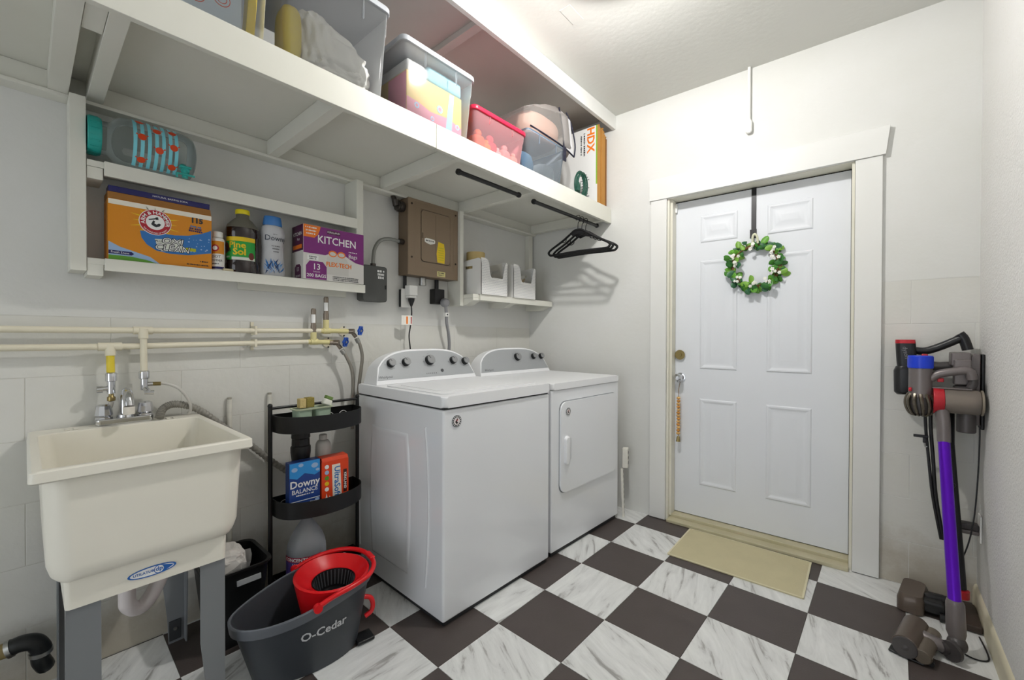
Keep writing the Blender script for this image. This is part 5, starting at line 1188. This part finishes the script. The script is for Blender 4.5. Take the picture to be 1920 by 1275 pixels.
# ================================================================ vacuums in the right corner
nick = M('vac_grey', '#77706f', .35, .3); nickd = M('vac_dark_grey', '#4a4646', .4, .2); pur = M('wand_purple', '#6518c6', .28, .65); vred = M('vac_red', '#b3202c', .35); vblk = M('vac_black', '#1b1b1d', .35); dust = clear('dust_bin_clear', '#b9aea3', .35, .15)
DKx = thing('charging_dock', 'grey vacuum charging dock on the right wall', 'dock', (XR-.001, 2.585, .775))
P('back_plate', G().box(-.010,0,-.036,.036,.004,.312,.003), vblk, DKx); P('body', G().prism([(-.0125,.02),(-.036,.02),(-.040,.05),(-.040,.30),(-.030,.312),(-.0125,.312)], 'y', -.036, .036, .003), nick, DKx)
P('cradle', G().box(-.098,-.041,-.060,.030,.262,.318,.005), nick, DKx); P('cradle_cap', G().prism(rrect(.050,.085,.012,4,-.070,.268), 'y', -.046, -.0305, .003) if False else G().box(-.092,-.041,-.075,-.0305,.185,.290,.006), nick, DKx); P('cradle_clip', G().box(-.092,-.041,-.072,-.0305,.105,.183,.010,3), nickd, DKx)
V1 = thing('stick_vacuum', 'stick vacuum with purple wand and blue cap in the corner', 'vacuum', (2.29, 2.24, 0))
VS = 1.1
def V(p): return (p[0]-2.29, p[1]-2.24, p[2])
mx_, my_ = 2.208, 2.268; n0 = len(V1.children)
P('motor_housing', G().lathe([(.034,.925-.0),(.034,1.035)], 'z', V((mx_,my_,0)), n=24), nick, V1)
P('filter_cap', G().lathe([(.0365,1.0355),(.0375,1.04),(.0375,1.078),(.035,1.083),(.02,1.084)], 'z', V((mx_,my_,0)), n=24), M('cap_royal_blue', '#1a3fd0', .35), V1)
P('cyclone_core', G().lathe([(.018,.852),(.030,.865),(.036,.90),(.034,.9245)], 'z', V((mx_,my_,0)), n=20), nickd, V1)
for k in range(12):
    a = 2*math.pi*k/12
    P('cyclone', G().tube([V((mx_+q*math.cos(a+t_), my_+q*math.sin(a+t_), z)) for q, z, t_ in ((.030,.935,0),(.0395,.915,.05),(.041,.89,.12),(.032,.862,.25),(.018,.853,.35))], lambda t: .0072*(1-.45*t), 7, 3), M('cyclone_bronze', '#6e675c', .25, .8), V1)
P('red_band', G().lathe([(.048,.0),(.050,.003),(.047,.028),(.045,.030)], 'x', V((2.243,2.268,.915)), n=28), vred, V1)
P('dust_bin', G().lathe([(.044,.0305),(.045,.033),(.0455,.112),(.042,.122),(.02,.123)], 'x', V((2.243,2.268,.915)), n=28), dust, V1); P('bin_core', G().lathe([(.026,.031),(.026,.09),(.020,.112)], 'x', V((2.243,2.268,.915)), n=20), M('bin_core_grey', '#958c82', .5), V1); P('bin_end', G().lathe([(.0465,.1235),(.0465,.129),(.040,.131)], 'x', V((2.243,2.268,.915)), n=24), M('bin_end_tan', '#8c8273', .4), V1)
P('handle', G().tube([V((2.235,2.266,.995)),V((2.258,2.264,1.015)),V((2.30,2.262,1.027)),V((2.335,2.262,1.030)),V((2.345,2.264,1.0))], .0155, 12, 5), nick, V1); P('handle_front', G().tube([V((2.345,2.266,1.02)),V((2.348,2.266,.99)),V((2.342,2.268,.968))], .014, 10, 4), nickd, V1)
P('trigger', G().box(2.254-2.29,2.272-2.29,.018,.030,.985,1.000,.003), vred, V1); P('top_rail', G().box(2.24-2.29,2.345-2.29,.012,.044,.960,.966,.002), nick, V1)
P('release_button', G().box(2.196-2.29-.022,2.196-2.29-.012,.0,.012,.945,.960,.003), vred, V1)
P('elbow', G().tube([V((2.262,2.262,.905)),V((2.266,2.250,.880)),V((2.270,2.240,.83)),V((2.272,2.238,.765))], lambda t: .021-.002*t, 16, 5), nick, V1)
P('nozzle', G().lathe([(.024,.0),(.026,.004),(.025,.068),(.022,.072)], 'z', V((2.332,2.275,.803)), n=18), nickd, V1)
# the upper assembly is a full-size unit: set its true size and lift it onto the dock
C0, C1 = Vector(V((2.208, 2.268, .915))), Vector(V((2.219, 2.50, .8925)))
for ch in V1.children: ch.data.transform(Matrix.Translation(C1) @ Matrix.Scale(VS, 4) @ Matrix.Translation(-C0))
P('wand', G().cyl(V((2.289,2.468,.735)), V((2.300,2.215,.190)), .0185, .0185, n=20), pur, V1, label='glossy purple aluminium wand'); P('wand_clip', G().box(-.008,.008,.198,.210,.70,.712), nickd, V1)
P('lower_cuff', G().loft([[tuple(Vector(V((cx+r*math.cos(2*math.pi*i/18), cyv+r*math.sin(2*math.pi*i/18), z)))) for i in range(18)] for cx,cyv,z,r in ((2.300,2.217,.200,.021),(2.301,2.214,.187,.0255),(2.304,2.210,.085,.027),(2.306,2.206,.062,.020))]), nick, V1)
P('pivot_joint', G().ball(V((2.306,2.200,.048)), .031, 3, (.9,1,1)).cyl(V((2.285,2.180,.035)),V((2.262,2.165,.035)),.022), nickd, V1); P('pivot_disc', G().cyl(V((2.292,2.166,.036)),V((2.284,2.156,.036)),.033,n=24), nickd, V1)
P('neck', G().tube([V((2.268,2.175,.036)),V((2.24,2.172,.042)),V((2.215,2.180,.045))], lambda t: .022, 12, 4), nick, V1)
hdm = clear('head_smoke', '#7d7266', .62, .2)
hd0 = Matrix.Translation(V((2.183,2.165,.040))) @ Matrix.Rotation(R(-12),4,'Z')
P('roller_housing', G().lathe([(.030,-.098),(.038,-.094),(.039,.09),(.034,.096)], 'y', n=24).xf(hd0), M('head_brown', '#5d5148', .3, .2), V1); P('roller_end', G().lathe([(.034,-.104),(.036,-.0985)], 'y', n=24).lathe([(.004,-.1065),(.012,-.1045)], 'y', n=8).xf(hd0), nickd, V1)
P('sole_plate', G().box(-.045,.052,-.10,.10,-.038,-.030,.003).xf(hd0), vblk, V1); P('rear_cover', G().lathe([(.022,-.10),(.026,-.095),(.026,.09),(.022,.094)], 'y', (.045,0,-.008), n=18).xf(hd0), hdm, V1)
for s in (-1,1): P('wheel', G().cyl((.064,s*.075-.006,-.028),(.064,s*.075+.006,-.028),.0105,n=14).xf(hd0), vblk, V1)
V2 = thing('stick_vacuum', 'black stick vacuum with red trim behind the purple one', 'vacuum', (2.30, 2.52, 0))
def V_(p):      # upper parts stand a little nearer the door wall than the floor head
    k = max(0., min(1., (p[2]-.2)/.7)); return ((p[0]-2.172)*1.05+2.176-2.30 if k >= 1 else p[0]-2.30, p[1]-2.52+.12*k, (p[2]-1.1536)*1.048+1.1536 if k >= 1 else p[2])
P('body', G().loft([zring(rrect(.062,.06,.016,4,*V_((2.178,2.50,1))[:2]),.985), zring(rrect(.068,.066,.018,4,*V_((2.176,2.50,1))[:2]),1.05), zring(rrect(.068,.066,.018,4,*V_((2.172,2.50,1))[:2]),1.128)]), vblk, V2); P('red_top', G().loft([zring(rrect(.069,.067,.018,4,*V_((2.172,2.50,1))[:2]),1.1285), zring(rrect(.066,.064,.018,4,*V_((2.171,2.50,1))[:2]),1.145)]), vred, V2)
P('motor_pod', G().loft([[(x,y,z+(x)*.1) for x,y in rrect(.075*k,.075*k,.025,4,*V_((2.172,2.49,1))[:2])] for z,k in ((.912,.75),(.925,1.0),(1.02,1.05),(1.04,.85))]), vblk, V2)
P('handle', G().tube([V_((2.20,2.50,1.10)),V_((2.235,2.50,1.098)),V_((2.28,2.50,1.118)),V_((2.325,2.50,1.145)),V_((2.345,2.50,1.158))], .0165, 12, 5), vblk, V2); P('handle_tip', G().tube([V_((2.332,2.50,1.17)),V_((2.345,2.50,1.15)),V_((2.357,2.50,1.105))], .018, 10, 4), vblk, V2)
P('lower_arm', G().tube([V_((2.21,2.505,1.055)),V_((2.26,2.505,1.035)),V_((2.30,2.505,1.036)),V_((2.325,2.505,1.038))], .020, 10, 4), nickd, V2); P('trigger', G().box(2.222-2.30,2.242-2.30,-.03,-.01,1.068,1.085,.004), vred, V2)
text('dyson', Fr((2.1975+.0085-2.30-.034,-.0535,1.06),(1,0,0),(0,0,1)), 0, 0.03, .022, GREYP, V2, .0006, rot=R(-80))
P('wand', G().loft([[tuple(Vector(V_((cx+.021*math.cos(2*math.pi*i/14), cyv+.017*math.sin(2*math.pi*i/14), z)))) for i in range(14)] for cx,cyv,z in ((2.302,2.51,.93),(2.312,2.515,.70),(2.345,2.53,.12))]), vblk, V2)
P('wand_button', G().ball(V_((2.322,2.492,.535)), .011, 2), vblk, V2); P('red_cuff', G().lathe([(.026,0),(.026,.03)], 'z', V_((2.348,2.525,.085)), n=16), vred, V2)
P('head', G().loft([[(x,y,z) for x,y in rrect(.085*k,.20*k,.025,4,-.095,-.02)] for z,k in ((.004,1.0),(.05,1.0),(.072,.85))]).xf(Matrix.Rotation(R(-8),4,'Z')), M('head_brown'), V2); P('head_neck', G().tube([(-.06,-.02,.05),(-.02,-.01,.055),(.02,0,.055),(.045,.005,.075)], .020, 10, 4), vblk, V2); P('head_joint', G().box(-.075,.0,-.075,.03,.012,.062,.012,3), vblk, V2); P('head_wheel', G().cyl((-.02,-.085,.016),(-.005,-.085,.016),.016), vblk, V2)
P('floor_plate', G().box(.03,.098,-.10,.10,.002,.030,.006), M('plate_brown', '#3b2f28', .4), V2)
CL = thing('looped_cable', 'looped black cord with clip hanging left of the purple wand', 'cord', (2.240, 2.60, .80))
P('loop', G().tube([(.0,0,.06),(.004,.0,-.05),(.014,.0,-.18),(.028,.0,-.34),(.055,.0,-.52)], .0055, 8, 4), vblk, CL); P('loop', G().tube([(.018,0,.06),(.020,.0,-.05),(.028,.0,-.18),(.038,.0,-.34),(.062,.0,-.52)], .0065, 8, 4), vblk, CL); P('clip', G().box(-.036,.012,-.014,-.006,-.086,-.074,.002).box(-.006,.006,-.014,-.006,-.108,-.086,.002), vblk, CL); P('hook_loop', G().tube([(-.002,-.010,-.108),(.002,-.010,-.126),(.008,-.010,-.122)], .002, 6, 4), steel, CL)
TC2 = thing('tool_clip', 'grey accessory clip low on the right wall', 'clip', (XR-.001, 2.60, .362)); P('plate', G().box(-.006,0,-.03,.03,-.055,.055,.002), wp, TC2); P('arm', G().box(-.068,-.0065,-.022,.022,-.012,.014,.005), nickd, TC2); P('arm_rail', G().box(-.066,-.0065,-.020,.020,-.030,-.0125,.004), nick, TC2)
CC = thing('charger_cable', 'thin black charger cable hanging from the dock', 'cable', (2.400, 2.565, .79)); P('cable', G().tube([(0,0,.0),(0,.0,-.07),(-.004,.0,-.22),(-.012,.0,-.37),(-.026,.0,-.48),(-.046,.0,-.56),(-.062,.0,-.575)], .0026, 6, 5), vblk, CC)
PC = thing('charger_cable', 'thin black cable lying on the floor behind the vacuum head', 'cable', (2.33, 2.30, .003)); P('cable', G().tube([(-.02,-.05,0),(.02,-.075,0),(.055,-.06,0),(.062,-.01,0),(.055,.10,.0)], .0026, 6, 5), vblk, PC)
# ================================================================ the ceiling lamp (above the picture's upper edge)
lamp = thing('ceiling_lamp', 'globe bulb under a white enamel dish added to keep light off the ceiling', 'lamp', LAMP_POS)
P('added_lamp_dish', G().lathe([(.05, 0), (.055, -.012), (.10, -.022), (.150, -.050), (.160, -.066), (.158, -.067), (.147, -.054), (.10, -.027), (.05, -.018)], 'z', n=44), M('lamp_enamel', '#eeeeea', .3), lamp)  # unseen dish, added to keep the bulb's direct light off the nearby ceiling
P('lamp_socket', G().lathe([(.028, -.0185), (.026, -.052)], 'z', n=20), M('lamp_enamel'), lamp)
P('lamp_bulb', G().ball((0, 0, -.100), .048, 3), M('opal_bulb', '#fffdfa', .4, emit=LAMP_STRENGTH), lamp)
